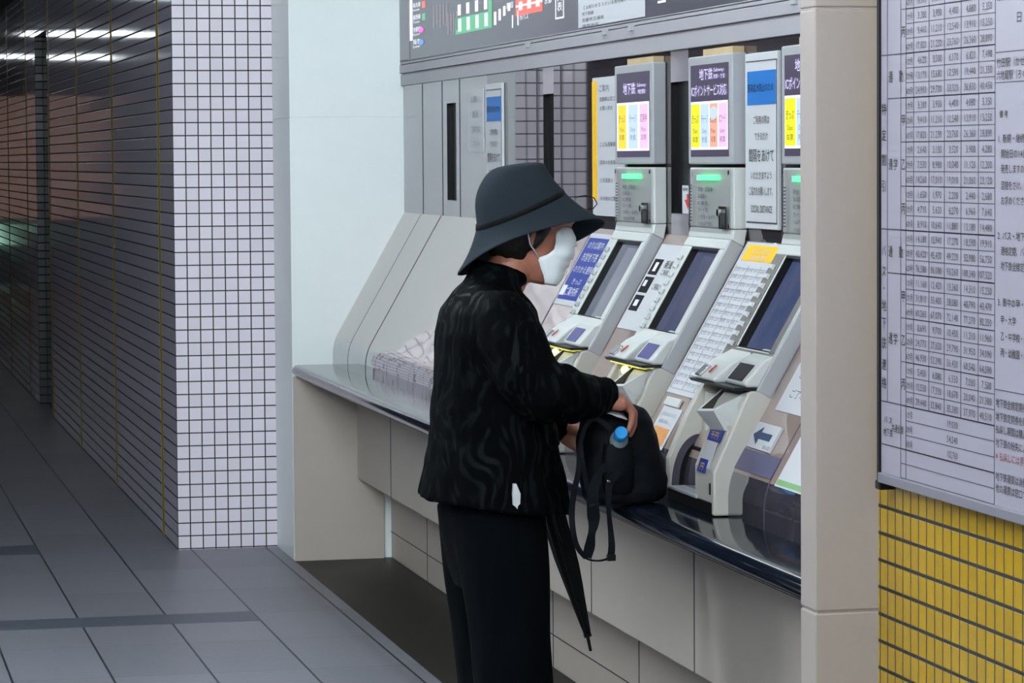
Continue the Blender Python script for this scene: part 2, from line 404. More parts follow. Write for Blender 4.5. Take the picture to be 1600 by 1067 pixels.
# back wall of the alcove with slots cut through
mb = MB(); zlo, zhi = 1.30, 1.80
slots = [(10.91, 10.745), (9.405, 9.265), (7.935, 7.765)]
cuts = [YF]
for a, b in slots: cuts += [a, b]
cuts.append(YN)
for i in range(0, len(cuts), 2):
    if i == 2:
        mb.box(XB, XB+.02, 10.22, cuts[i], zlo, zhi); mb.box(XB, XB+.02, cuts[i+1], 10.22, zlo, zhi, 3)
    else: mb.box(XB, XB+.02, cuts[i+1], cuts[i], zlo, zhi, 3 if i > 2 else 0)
for a, b in slots:
    mb.box(XB, XB+.02, b, a, 1.715, zhi); mb.box(XB, XB+.02, b, a, zlo, 1.373)
    mb.box(XB+.02, XB+.024, b+.04, a+.02, 1.373, 1.715, 1)
    mb.box(XB+.019, XB+.0195, b-.01, a+.01, 1.36, 1.73, 1)
    mb.box(XB+.0004, XB+.02, a-.0015, a+.0001, 1.373, 1.715, 1)
    mb.box(XB+.0004, XB+.02, b, a, 1.373, 1.3745, 1)
struct(mb, 'wall_back', ['greywall', 'black', 'trimgrey', 'greysteel'], 'grey steel back wall of the ticket alcove with dark slots')
# panel seams on the back wall
mb = MB()
for y in (11.36, 10.99, 10.68, 9.49, 9.17): mb.box(XB-.0015, XB+.001, y-.0035, y+.0035, 1.318, 1.795)
struct(mb, 'trim_4', 'inkgrey', 'thin dark panel seams of the grey back wall')
struct(MB().box(2.5, 2.6, -2.5, 40, 0, 2.62), 'wall_outer', 'ceiling', 'wall behind the ticket alcove')
struct(MB().box(X0+.12, 2.5, YN, YF, 2.36, 2.62), 'wall_lintel', 'white_panel', 'lintel over the ticket alcove')
# trims under the illuminated map
mb = MB()
mb.box(XB-.010, XB+.02, YN, YF, 1.797, 1.838); mb.box(XB-.003, XB+.02, YN, YF, 1.838, 1.844); mb.box(XB-.014, XB+.02, YN, YF, 1.844, 1.874)
mb.box(XB-.006, XB+.02, YN, YF, 1.874, 1.877); mb.box(XB-.012, XB+.02, YN, YF, 1.877, 1.890)
struct(mb, 'trim_5', 'trimgrey', 'grey metal bands under the illuminated map', bevel=.0015)
mb = MB()
for y in (9.55, 8.57, 8.28, 6.83, 6.0): mb.box(XB-.019, XB-.01, y-.022, y+.022, 1.864, 1.879)
struct(mb, 'trim_6', 'body2', 'small clips on the grey metal bands')
# counter apron: upper fascia, underside, lower fascia
mb = MB()
mb.prism([(2.0, .70), (2.0, .308), (2.13, .300), (2.13, 0), (2.5, 0), (2.5, .70)], YN, YF)
struct(mb, 'wall_apron', 'fascia', 'beige panels below the ticket counter', bevel=.003)
mb = MB()
for y in (11.02, 10.05, 9.05, 8.05, 7.05, 6.05): mb.box(1.9985, 2.0, y-.002, y+.002, .31, .70)
for y in (11.02, 10.05, 9.05, 8.05, 7.05, 6.05): mb.box(2.1285, 2.13, y-.002, y+.002, 0, .30)
mb.box(2.1285, 2.13, YN, YF, .098, .101)
struct(mb, 'trim_7', 'inkgrey', 'thin joints between the beige panels below the counter')
struct(MB().box(X0+.002, 2.1, YF-.012, YF, 0, .70), 'trim_8', 'fascia', 'beige end panel under the far end of the counter')
# glossy bent cover behind the counter: upstand, bend and sloping board in one sweep
rb = .17; tl = rb*math.tan(R(14.9)); prof = [(XS, ZC), (XS, ZS-tl)]
c0 = Vector((XS+rb, 0, ZS-tl))
bend = [(c0.x-rb*math.cos(R(29.8)*k/14), c0.z+rb*math.sin(R(29.8)*k/14)) for k in range(1, 15)]
mid = len(prof)+9
prof += bend
top = P(0, .5657); prof.append((top.x, top.z))
def cover(pf, name, mats, label):
    mb = MB(); sharp = []
    for y0, y1 in ((11.021, YF), (8.769, 11.019), (6.206, 8.767), (YN, 6.204)):
        n_ = len(pf); vs = [(x_, y_, z_) for y_ in (y0, y1) for x_, z_ in pf]+[(x_+.03, y_, z_-.004) for y_ in (y0, y1) for x_, z_ in pf]
        fs = [(k, k+1, n_+k+1, n_+k) for k in range(n_-1)]+[(2*n_+k, 3*n_+k, 3*n_+k+1, 2*n_+k+1) for k in range(n_-1)]
        for o_ in (0, n_): fs += [(o_+k, 2*n_+o_+k, 2*n_+o_+k+1, o_+k+1) for k in range(n_-1)]
        fs += [(0, n_, 3*n_, 2*n_), (n_-1, 3*n_-1, 4*n_-1, 2*n_-1)]
        mb.add(vs, fs)
    return struct(mb, name, mats, label, smooth=True)
cover(prof[mid:], 'wall_slope', 'beige', 'beige glossy sloping board between the ticket machines')
cover(prof[:mid+1], 'baseboard_counter', 'kick', 'glossy bent upstand along the back of the counter')
mb = MB()
for y_, hw in ((11.020, .006), (11.40, .002), (8.768, .006), (6.205, .003)):
    pf = [(x_-.0006, z_) for x_, z_ in prof]; n_ = len(pf)
    vs = [(x_, yy, z_) for yy in (y_-hw, y_+hw) for x_, z_ in pf]+[(x_+.004, yy, z_-.001) for yy in (y_-hw, y_+hw) for x_, z_ in pf]
    fs = [(k, k+1, n_+k+1, n_+k) for k in range(n_-1)]
    for o_ in (0, n_): fs += [(o_+k, 2*n_+o_+k, 2*n_+o_+k+1, o_+k+1) for k in range(n_-1)]
    mb.add(vs, fs)
struct(mb, 'trim_9', 'inkgrey', 'thin dark seams of the glossy sloping board', fix=False)

# near column and yellow wall
mb = MB(); mb.box(X0, 2.5, 5.386, YN, .697, 1.783); mb.box(X0, 2.5, 5.386, YN, 0, .693); mb.box(X0, 2.5, 5.386, YN, 1.787, 2.62); mb.box(X0+.003, 2.5, 5.389, YN-.003, .69, 1.79)
struct(mb, 'wall_near_return', 'column', 'beige column at the near end of the ticket counter', bevel=.003)
struct(MB().box(1.875, 2.5, -2.5, 5.386, 0, 2.62), 'wall_right', 'tile_yellow', 'yellow tiled wall under the fare table')

# ------------------------------------------------------------------ counter
c = thing('ticket_counter', (1.85, 8.6, .70), 'long dark glossy counter shelf with rounded front edge under the machines', 'counter')
mb = MB()
prof = [(2.1, .745), (2.1, .70), (1.80, .70)]
for k in range(9):
    t = -math.pi/2-math.pi*k/8; prof.append((X0+.0225+.0225*math.cos(t), .7225+.0225*math.sin(t)))
mb.prism(prof, YN, YF)
build(mb, 'worktop', 'counter', c, smooth=True)
build(MB().box(1.80, 1.99, YN, YF, .685, .70), 'support_rail', 'black', c)

# ------------------------------------------------------------------ illuminated map above the machines
sg = thing('illuminated_route_map', (XB, 9.0, 1.89), 'long dark illuminated route map above the ticket machines', 'sign')
XSg = XB-.008
build(MB().box(XSg, XB+.02, YN, 11.57, 1.890, 2.36), 'panel', emit('map_dark', (74, 74, 92), .42, (40, 40, 46)), sg)
mb = MB(); mb.box(XSg-.004, XB+.02, 11.57, YF, 1.89, 2.36); mb.box(XSg-.004, XSg, YN, YF, 1.886, 1.8915)
build(mb, 'frame', 'trimgrey', sg)
mb = MB()
def sq(y0, y1, z0, z1, mi): mb.slab((XSg-.0004, y0, z0), RT, UP, y0-y1, z1-z0, .0004, mi)
W_, G_, R_, M_, B_, P_ = range(6)
sq(11.555, 11.50, 1.96, 2.30, W_)
for i, (z, mi) in enumerate(((2.082, R_), (2.037, G_), (1.992, M_), (1.947, B_))):
    if i < 2: sq(11.31, 11.25, z-.012, z+.012, mi)
    else: mb.disc((XSg-.0006, 11.33, z), RT, UP, .05, mi=mi, ry=.0105)
    text(mb, ('烏丸線', '東西線', '京都線', '阪急')[i], (XSg-.0006, 11.49, z-.002), RT, UP, .02, .15, 'L', W_)
    text(mb, ('Karasuma', 'Tozai', 'Kyoto', 'Line')[i], (XSg-.0006, 11.49, z-.016), RT, UP, .012, .13, 'L', W_)
for k in range(5): sq(11.10-.06*k, 11.075-.06*k, 1.985+.012*(k % 2), 2.07, P_)
for k in range(4): sq(10.84-.05*k, 10.815-.05*k, 1.955+.01*(k % 2), 2.03, P_)
sq(10.70, 10.10, 1.949, 2.005, G_); sq(10.16, 10.10, 2.005, 2.20, G_)
for k in range(4):
    sq(10.655-.145*k, 10.60-.145*k, 1.957, 2.001, W_); sq(10.66-.145*k, 10.61-.145*k, 2.013, 2.05, W_)
for k in range(4): sq(10.07-.07*k, 10.035-.07*k, 1.955+.012*k, 1.998+.006*k, W_)
sq(9.745, 9.37, 1.969, 2.10, R_)
for k in range(3): sq(9.70-.12*k, 9.645-.12*k, 1.985, 2.012, W_)
sq(9.745, 9.37, 1.996, 2.003, W_)
for k in range(3): sq(9.70-.12*k, 9.645-.12*k, 2.02, 2.05, W_)
text(mb, '路線図', (XSg-.0006, 9.88, 2.0), RT, UP, .022, .1, 'L', W_)
sq(9.80, 9.785, 1.935, 1.975, W_); sq(9.72, 9.705, 1.94, 1.985, W_); text(mb, '市バス', (XSg-.0006, 9.69, 1.955), RT, UP, .022, .13, 'L', W_)
text(mb, '京都', (XSg-.0006, 9.345, 1.99), RT, UP, .03, .1, 'L', W_)
sq(9.20, 9.19, 1.935, 2.06, W_); sq(9.10, 9.09, 1.935, 2.06, W_); sq(9.20, 9.09, 1.935, 1.94, W_); vtext(mb, '運賃表', (XSg-.0006, 9.145, 2.02), RT, UP, .03, .07, .03, W_)
sq(8.03, 7.95, 1.925, 1.931, W_); sq(8.03, 7.95, 1.935, 1.939, W_)
ms = [emit('map_white', (240, 246, 255), .85), emit('map_green', (70, 190, 130), .62), emit('map_red', (250, 84, 60), .8), emit('map_magenta', (235, 60, 200), .8), emit('map_blue', (70, 140, 220), .7), emit('map_pale', (150, 132, 146), .42)]
build(mb, 'lettering', ms, sg)
pn = thing('paper_notice', (XSg-.001, 8.53, 1.896), 'white printed paper notice stuck on the illuminated map', 'notice')
build(MB().slab((XSg-.001, 8.905, 1.897), RT, UP, .75, .25, .001), 'sheet', 'paper', pn)
mb = MB()
for k, s in enumerate(('【 お知らせ 】ただいま券売機の一部を', '地下鉄線', '京都市交通局', '運賃改定')):
    text(mb, s, (XSg-.0024, 8.86, 1.948-.018*k), RT, UP, .012, (.62, .14, .26, 0)[k] or .2, 'L')
for k in range(3): mb.slab((XSg-.0024, 8.86-.13*k, 1.985), RT, UP, .09, .06, .0003)
build(mb, 'print', 'inkgrey', pn)

# ------------------------------------------------------------------ notices on the back wall
def back_notice(name, y0, y1, z0, z1, label, mat='paper', cat='notice'):
    t = thing(name, (XB, (y0+y1)/2, z0), label, cat)
    build(MB().box(XB-.004, XB-.0005, y1, y0, z0, z1), 'sheet', mat, t)
    return t
XT = XB-.0046
t = back_notice('paper_notice', 10.53, 10.275, 1.541, 1.756, 'small faded white notice on the grey back wall beside the dark slot')
mb = MB()
for k, s in enumerate(('お願い', '係員', 'ご用の方は', 'こちらへ')): text(mb, s, (XT, 10.40, 1.71-.05*k), RT, UP, .026, min(.16, .05*len(s)), 'C')
build(mb, 'print', 'inkfaint', t)
def distance_sign(y0, y1, label):
    t = thing('distancing_sign', (XB, (y0+y1)/2, 1.349), label, 'sign', None)
    build(MB().box(XB-.010, XB-.0005, y1, y0, 1.349, 1.765), 'board', 'paper', t, bevel=.002)
    yc = (y0+y1)/2; wd = y0-y1; x = XB-.0106
    mb = MB()
    mb.box(x-.0003, x+.0006, y1+.004, y0-.012, 1.744, 1.7465)
    mb.box(x-.0003, x+.0006, y1+.004, y1+.0075, 1.365, 1.7465); mb.box(x-.0003, x+.0006, y1+.004, y0-.012, 1.362, 1.366)
    build(mb, 'border', 'inkgrey', t)
    build(MB().box(x-.0006, x+.0006, y1+.012, y0-.022, 1.642, 1.722), 'blue_panel', 'blue', t)
    mb = MB()
    text(mb, '感染拡大防止のため', (x-.0012, yc, 1.674), RT, UP, .022, wd*.8, 'C')
    for s, z, h, f in (('ご利用の際は', 1.598, .022, .5), ('できるだけ', 1.560, .021, .42), ('間隔をあけて', 1.510, .034, .78), ('いただきますよう', 1.468, .021, .66), ('ご協力をお願いします。', 1.430, .023, .78)):
        text(mb, s, (x-.0008, yc-.004, z), RT, UP, h, wd*f, 'C')
    text(mb, 'SOCIAL DISTANCE', (x-.0008, yc-.004, 1.388), RT, UP, .024, wd*.66, 'C')
    build(mb, 'lettering', 'ink', t)
distance_sign(7.232, 6.972, 'white and blue social distance sign between the two nearest ticket machines')
distance_sign(10.206, 9.955, 'white and blue social distance sign half hidden behind the black hat')
t = back_notice('yellow_edged_notice', 8.765, 8.40, 1.355, 1.748, 'tall white notice with a yellow left edge beside the farthest machine')
build(MB().box(XB-.0052, XB-.0034, 8.712, 8.766, 1.40, 1.738), 'yellow_edge', 'yellow', t)
mb = MB(); text(mb, 'ご案内', (XT, 8.69, 1.708), RT, UP, .022, .12, 'L')
for k, s in enumerate(('定期券は窓口で', 'お買い求め', '', '', '', 'こども用乗車券', '', '団体のお客様', '', '小児運賃の', '', 'その他のご案内は')):
    if s: text(mb, s, (XT, 8.68, 1.68-.0255*k), RT, UP, .014, min(.26, .03*len(s)), 'L')
build(mb, 'print', 'inkgrey', t)
t = thing('arrow_notice', (XB+.01, 7.80, 1.375), 'small white notice with a red down arrow in the dark slot', 'notice')
build(MB().box(XB+.004, XB+.006, 7.766, 7.842, 1.374, 1.447), 'sheet', 'paper', t)
mb = MB(); x = XB+.0035
mb.box(x-.0004, x, 7.772, 7.795, 1.408, 1.425); mb.add([(x, 7.818, 1.41), (x, 7.768, 1.41), (x, 7.785, 1.384)], [(0, 1, 2)])
build(mb, 'red_arrow', 'inkred', t)
mb = MB(); text(mb, '硬貨', (x-.0002, 7.835, 1.433), RT, UP, .010, .05, 'L'); build(mb, 'print', 'inkgrey', t)

# ------------------------------------------------------------------ ticket machines
E_WHITE = emit('display_white', (240, 240, 255), 1.15); E_DARK = emit('display_dark', (84, 78, 104), .62); E_YEL = emit('display_yellow', (236, 236, 40), .85)
E_YEL2 = emit('display_amber', (250, 214, 60), .9); E_LBL = emit('display_paleblue', (186, 210, 228), .95); E_PNK = emit('display_pink', (228, 192, 226), .95)
E_ORG = emit('display_salmon', (238, 172, 152), .9); E_TXT = emit('display_text', (214, 206, 255), 1.1); E_INK = emit('display_ink', (120, 110, 80), .35)
E_INKP = emit('display_ink_purple', (170, 80, 170), .6); E_INKB = emit('display_ink_blue', (90, 130, 190), .6)
E_GREEN = emit('lamp_green', (84, 255, 140), 2.0); E_WARM = emit('coin_lamp', (255, 240, 150), 2.2); E_TOUCH = emit('touch_blue', (110, 116, 200), .35)
def screen_mat(name, a, b, s):
    m, nt, p = nm(name); p.inputs['Roughness'].default_value = .12; p.inputs['Base Color'].default_value = lin((12, 14, 20))
    geo = N(nt, 'ShaderNodeNewGeometry'); nz = N(nt, 'ShaderNodeTexNoise'); nz.inputs['Scale'].default_value = 14; nz.inputs['Detail'].default_value = 3
    nt.links.new(geo.outputs['Position'], nz.inputs['Vector'])
    nt.links.new(mixc(nt, nz.outputs['Fac'], lin(a), lin(b)), p.inputs['Emission Color']); p.inputs['Emission Strength'].default_value = s
    return m
SCR = {1: screen_mat('ticket_screen_grey', (104, 118, 138), (146, 152, 164), .55), 2: screen_mat('ticket_screen_violet', (66, 84, 122), (112, 112, 136), .52), 3: screen_mat('ticket_screen_blue', (44, 74, 124), (104, 108, 142), .50)}
def machine(k, y0, wd, label):
    """y0 = far edge; a = distance towards the viewer along the wall"""
    t = thing('ticket_machine', (XB, y0-wd/2, ZC), label, 'ticket machine', 'ticket vending machines in the alcove')
    Y = lambda a: y0-a
    XFc = XB-.038
    bm_ = 'body2' if k == 3 else 'body'
    # ---- information display
    d = build(MB().box(XFc, XB-.001, Y(wd), Y(0), 1.502, 1.770), 'display_housing', 'body2', t, bevel=.004)
    fr = MB()
    build(MB().box(XFc-.001, XFc+.01, Y(wd-.028), Y(.028), 1.521, 1.748), 'display_screen', E_DARK, d)
    mb = MB(); x = XFc-.0014
    zt, zb = (1.668, 1.538) if k == 1 else (1.657, 1.538)
    def rect(a0, a1, z0, z1, mi): mb.box(x-.0004*(1+(mi > 0)), x, Y(a1), Y(a0), z0, z1, mi)
    L, Rr = .032, wd-.032; cw = (Rr-L)
    rect(L, Rr, zb, zt, 0)
    if k == 1:
        cols = [(.04, .30, 2), (.37, .66, 3), (.72, .98, 4)]
    else:
        cols = [(.01, .25, 1), (.27, .50, 3), (.52, .73, 5), (.76, .99, 4)]
    for c0, c1, mi in cols: rect(L+cw*c0, L+cw*c1, zb+.006, zt-.006, mi)
    if k != 1: mb.disc((x-.0012, Y(L+cw*.625), zt-.03), RT, UP, .03, mi=3, ry=.016)
    xx = x-.0016
    def tx(s, a, z, h, wdt, mi): text(mb, s, (xx, Y(a), z), RT, UP, h, wdt, 'C', mi)
    if k == 1:
        tx('地下鉄', wd*.42, 1.692, .034, .13, 6); tx('Subway', wd*.74, 1.708, .014, .09, 6); tx('地铁', wd*.74, 1.690, .014, .08, 6)
    else:
        tx('地下鉄', wd*.44, 1.712, .031, .12, 6); tx('Subway', wd*.73, 1.728, .013, .09, 6); tx('地铁・전철', wd*.74, 1.712, .012, .10, 6)
        tx('ICポイントサービス対応', wd*.5, 1.672, .031, .31, 6)
    names = [('きっぷ', 'Ticket', '车票', 7), ('チャージ', 'Charge', '充值', 9), ('定期券', 'Pass', '定期', 8)] if k == 1 else [('きっぷ', 'Ticket', '车票', 7), ('チャージ', 'Charge', '充值', 9), ('IC定期', 'Pass', '月票', 7), ('ICカード', 'Subway', '精算', 8)]
    for (c0, c1, _), (n1, n2, n3, mi) in zip(cols, names):
        am = L+cw*(c0+c1)/2; ww = cw*(c1-c0)*.8
        tx(n1, am, zt-.052, .024, ww, mi); tx(n2, am, zt-.078, .016, ww*.7, mi); tx(n3, am, zt-.100, .016, ww*.8, mi)
    build(mb, 'display_graphics', [E_WHITE, E_YEL, E_YEL2, E_LBL, E_PNK, E_ORG, E_TXT, E_INK, E_INKP, E_INKB], d)
    mb = MB(); mb.box(XFc+.008, XB-.001, Y(wd-.02), Y(.11), 1.7705, 1.786); build(mb, 'top_strip', 'foam', t)
    # ---- lower cover with status lamp and lock
    c = build(MB().box(XFc+.004, XB-.001, Y(wd), Y(0), 1.346, 1.494), 'status_cabinet', 'body', t, bevel=.003)
    build(MB().box(XFc-.004, XFc-.001, Y(wd-.012), Y(.012), 1.334, 1.490), 'clear_cover', 'acrylic', c)
    for aa in (.02, wd-.02):
        for zz in (1.352, 1.482): mb = MB(); mb.disc((XFc-.0042, Y(aa), zz), RT*-1, UP, .006, n=10, t=.001); build(mb, 'screw', 'chrome', c)
    build(MB().box(XFc-.0065, XFc+.006, Y(.27), Y(.10), 1.463, 1.4755), 'status_lamp', E_GREEN, c)
    mb = MB()
    for q, s in enumerate(('現金・回数券', 'お取扱い', 'IC専用', 'カード類', '10円・50円・100円', '1000円札')): text(mb, s, (XFc-.0042, Y(.10), 1.436-.017*q), RT, UP, .012, .022*len(s), 'L')
    for q in range(12): mb.box(XFc-.0046, XFc-.0041, Y(.045), Y(.025), 1.36+.008*q, 1.363+.008*q)
    build(mb, 'print', 'inkgrey', c)
    mb = MB(); mb.box(XFc-.006, XFc-.004, Y(wd-.04), Y(wd-.10), 1.345, 1.40)
    lk = build(mb, 'lock_plate', 'black', c)
    mb = MB(); mb.tube([(XFc-.018, Y(wd-.07), 1.385), (XFc-.005, Y(wd-.07), 1.385)], .009, 12); mb.box(XFc-.012, XFc-.006, Y(wd-.064), Y(wd-.076), 1.352, 1.385)
    build(mb, 'lock', 'chrome', lk, smooth=True)
    # ---- sloping console
    mb = MB(); T = .036
    def pr(s0, s1, a0, a1, off0=0.0, off1=T, mi=0, bx=mb):
        p = [P(0, s0, off0), P(0, s1, off0), P(0, s1, off1), P(0, s0, off1)]
        bx.prism([(q.x, q.z) for q in p], Y(a1), Y(a0), mi)
    s_lo, s_hi = .20, .548
    sa, sb, ss0, ss1 = .085, wd-.060, .288, .522
    pr(s_lo, ss0, 0, wd); pr(ss1, s_hi, 0, wd); pr(ss0, ss1, 0, sa); pr(ss0, ss1, sb, wd)
    q0, q1 = P(0, s_hi), P(0, s_hi, T); mb.prism([(q0.x, q0.z), (q1.x, q1.z), (XFc+.004, 1.345), (XB, 1.345)], Y(wd), Y(0))
    cs = build(mb, 'console', 'body', t, bevel=.0035)
    # side rail
    m2 = MB(); pr(.195, .548, wd-.012, wd+.0015, 0, T+.003, bx=m2); build(m2, 'side_rail', 'body2', cs, bevel=.004)
    if k == 3:
        m2 = MB(); pr(.245, ss0-.004, sa-.075, sb+.035, T, T+.002, bx=m2); pr(ss0-.004, ss1, sa-.075, sa-.006, T, T+.002, bx=m2); pr(ss0-.004, ss1-.02, sb+.006, sb+.035, T, T+.002, bx=m2)
        build(m2, 'screen_surround', plain('surround_grey', (122, 118, 114), .4, .4), cs, bevel=.001)
    m2 = MB(); pr(ss0, ss1, sa, sb, .014, .018, bx=m2); sc = build(m2, 'touch_screen', SCR[k], cs)
    m2 = MB(); e = .008
    pr(ss0, ss1, sa, sa+e, .004, T-.001, bx=m2); pr(ss0, ss1, sb-e*.3, sb, .004, T-.001, bx=m2); pr(ss1-e*.8, ss1, sa, sb, .004, T-.001, bx=m2); pr(ss0, ss0+e*.3, sa, sb, .004, T-.001, bx=m2)
    build(m2, 'screen_bezel', 'black', cs)
    # button strip
    for q in range(9):
        m2 = MB(); s0 = .292+.0245*q
        cpt = P(Y(.040), s0, T+.0015)
        m2.hexa([cpt+RT*a_+SL*b_+SN*c_ for c_ in (0, .006) for a_, b_ in ((-.014+.004*(c_ > 0), -.007+.002*(c_ > 0)), (.014-.004*(c_ > 0), -.007+.002*(c_ > 0)), (.014-.004*(c_ > 0), .007-.002*(c_ > 0)), (-.014+.004*(c_ > 0), .007-.002*(c_ > 0)))])
        build(m2, 'button', 'paper' if k > 1 else 'body2', cs)
    m2 = MB()
    for q in range(9): text(m2, '大人小児割引10'[q % 7], P(Y(.062), .288+.0245*q, T+.0024), RT, SL, .012, .014, 'C')
    build(m2, 'button_labels', 'inkgrey', cs)
    # ---- heads with coin slot and reader window
    z0 = 1.022
    m2 = MB(); m2.prism([(2.03, 1.094), (1.972, 1.066), (1.926, 1.028), (1.934, z0), (2.03, z0)], Y(.215), Y(.06))
    # bevelled shoulders
    hd = build(m2, 'coin_head', 'body', t, bevel=.006)
    m2 = MB(); m2.hexa([(1.930, Y(.075), 1.030), (1.930, Y(.115), 1.030), (1.955, Y(.115), 1.052), (1.955, Y(.075), 1.052), (1.925, Y(.075), 1.034), (1.925, Y(.115), 1.034), (1.950, Y(.115), 1.056), (1.950, Y(.075), 1.056)])
    build(m2, 'coin_slot', 'chrome', hd, bevel=.002)
    m2 = MB(); text(m2, '↓', (1.940, Y(.15), 1.0425), RT, Vector((.755, 0, .656)), .03, .02, 'C', lift=.002); m2.hexa([(1.9385, Y(.142), 1.0415), (1.9385, Y(.15), 1.0415), (1.957, Y(.15), 1.0565), (1.957, Y(.142), 1.0565), (1.9375, Y(.142), 1.0425), (1.9375, Y(.15), 1.0425), (1.956, Y(.15), 1.0575), (1.956, Y(.142), 1.0575)])
    build(m2, 'slot_mark', 'inkred', hd)
    m2 = MB(); pf = [(2.045, 1.098), (1.992, 1.079), (1.949, 1.030), (1.955, z0), (2.045, z0)]
    m2.prism(pf, Y(wd-.006), Y(.228))
    rd = build(m2, 'card_head', 'body', t, bevel=.006)
    ux = RT; uy = Vector((.043, 0, .049)).normalized()
    m2 = MB(); m2.slab(Vector((1.9525, Y(.248), 1.0345)), ux, uy, .105, .045, .0012)
    build(m2, 'reader_window', 'black' if k == 3 else E_TOUCH, rd)
    m2 = MB(); m2.prism([(1.925, z0+.001), (2.03, z0+.001), (2.03, z0-.006), (1.93, z0-.006)], Y(wd-.002), Y(.03))
    build(m2, 'seam', 'black', t)
    # ---- pedestal: far cheek, post, base, hollow
    xf = 1.878
    body = [(xf, ZC+.012), (xf, .842), (1.955, 1.010), (1.962, z0-.006), (2.02, z0-.006), (2.02, .90), (1.93, .78), (1.93, ZC+.012)]
    m2 = MB()
    n_ = 10; ch = [(xf, ZC+.03), (xf, .84)]
    for i in range(1, n_+1):
        q = i/n_; ch.append((xf+.085*q, .84+.17*q+.010*math.sin(math.pi*q)))
    ch += [(1.962, z0-.006), (2.02, z0-.006), (2.02, .95), (1.925, ZC+.03)]
    m2.prism(ch, Y(.03), Y(0))
    build(m2, 'far_cheek', 'body3', t, bevel=.004)
    m2 = MB(); m2.prism([(xf+.004, ZC+.026), (xf+.004, .845), (1.915, .925), (1.905, .955), (1.955, 1.01), (2.02, 1.01), (2.02, .95), (1.93, .80), (1.93, ZC+.026)], Y(wd-.018), Y(wd-.160))
    post = build(m2, 'post', 'body3', t, bevel=.004)
    m2 = MB(); m2.prism([(xf, ZC+.002), (xf, .842), (1.955, 1.010), (1.962, z0-.006), (2.02, z0-.006), (2.02, .95), (1.93, .80), (1.93, ZC+.002)], Y(wd), Y(wd-.018))
    build(m2, 'near_cheek', 'body3', t, bevel=.005)
    # stickers on the lower post front (vertical face) and its sloping part
    v1 = Vector((1.91-xf-.004, 0, .925-.845)).normalized()
    def onpost(a, q): return Vector((xf+.004, Y(a), .845))+v1*q
    m2 = MB(); m2.slab(onpost(wd-.115, .0), RT, v1, .07, .082, .0008); build(m2, 'label_strip', 'paper', post)
    m2 = MB(); m2.slab(onpost(wd-.128, .060), RT, v1, .095, .030, .0014); m2.slab(onpost(wd-.128, -.012), RT, v1, .060, .030, .0014)
    st = build(m2, 'sticker', 'navy', post)
    m2 = MB(); text(m2, '千円', onpost(wd-.080, .067)-Vector((.0022, 0, 0)), RT, v1, .020, .06, 'C'); text(m2, '円', onpost(wd-.098, -.006)-Vector((.0022, 0, 0)), RT, v1, .020, .03, 'C')
    build(m2, 'sticker_print', 'yellow', st)
    # small key slot
    m2 = MB(); m2.box(xf+.002, xf+.0045, Y(wd-.034), Y(wd-.042), .79, .815); build(m2, 'key_slot', 'black', post)
    # hollow with arched mouth
    m2 = MB(); m2.prism([(1.945, ZC+.03), (1.962, .99), (1.985, .99), (1.985, ZC+.03)], Y(wd-.160), Y(.03)); build(m2, 'hollow_back', 'body3', t)
    def fan(rx, rz, a_0, a_1):
        n_ = 14; rg = [(1.950-rx*math.cos(math.pi/2*q/n_), ZC+.034+rz*math.sin(math.pi/2*q/n_)) for q in range(n_+1)]+[(1.950, ZC+.034)]
        b_ = MB(); b_.prism(rg, Y(a_1), Y(a_0)); return b_
    rim_ = build(fan(.066, .115, .028, .034), 'outlet_rim', 'inkgrey', t)
    build(fan(.050, .098, .030, .036), 'outlet_mouth', 'black_matte', rim_)
    m2 = MB(); m2.box(1.930, 1.948, Y(wd-.160), Y(.036), ZC+.034, .868); build(m2, 'outlet_flap', 'black_matte', t)
    m2 = MB(); m2.box(xf, 1.93, Y(wd-.14), Y(.0), ZC+.026, ZC+.034); build(m2, 'outlet_tray', 'body2', t, bevel=.002)
    m2 = MB(); m2.box(xf+.004, 1.93, Y(wd-.018), Y(.002), ZC+.0005, ZC+.026); build(m2, 'base_strip', 'black_matte', t)
    # ---- coin tray
    m2 = MB()
    def rim(p_): return [Vector((x_, Y(a_), z_)) for x_, a_, z_ in p_]
    o_ = rim([(1.874, wd-.122, .966), (1.882, wd-.012, .974), (1.957, wd-.020, 1.012), (1.955, wd-.188, 1.010)])
    cen = (o_[0]+o_[1]+o_[2]+o_[3])/4
    i_ = [o_[0].lerp(cen, .22), o_[1].lerp(cen, .22), o_[2].lerp(cen, .16), o_[3].lerp(cen, .16)]
    und = [Vector((1.905, Y(wd-.11), .925)), Vector((1.91, Y(wd-.02), .93)), Vector((1.957, Y(wd-.02), .93)), Vector((1.957, Y(wd-.15), .93))]
    inn = [p_+Vector((.012, 0, -.03)) for p_ in i_]; inn[2] = i_[2]+Vector((0, 0, -.03)); inn[3] = i_[3]+Vector((0, 0, -.03))
    vs = o_+i_+und+inn
    fs = [(j, (j+1) % 4, 4+(j+1) % 4, 4+j) for j in range(4)]+[(j, 8+j, 8+(j+1) % 4, (j+1) % 4) for j in range(4)]+[(11, 10, 9, 8)]+[(4+j, 4+(j+1) % 4, 12+(j+1) % 4, 12+j) for j in range(4)]+[(12, 13, 14, 15)]
    m2.add(vs, fs); m2.m = [0]*9+[1]*5; build(m2, 'coin_tray', ['body', 'well'], t, fix=True)
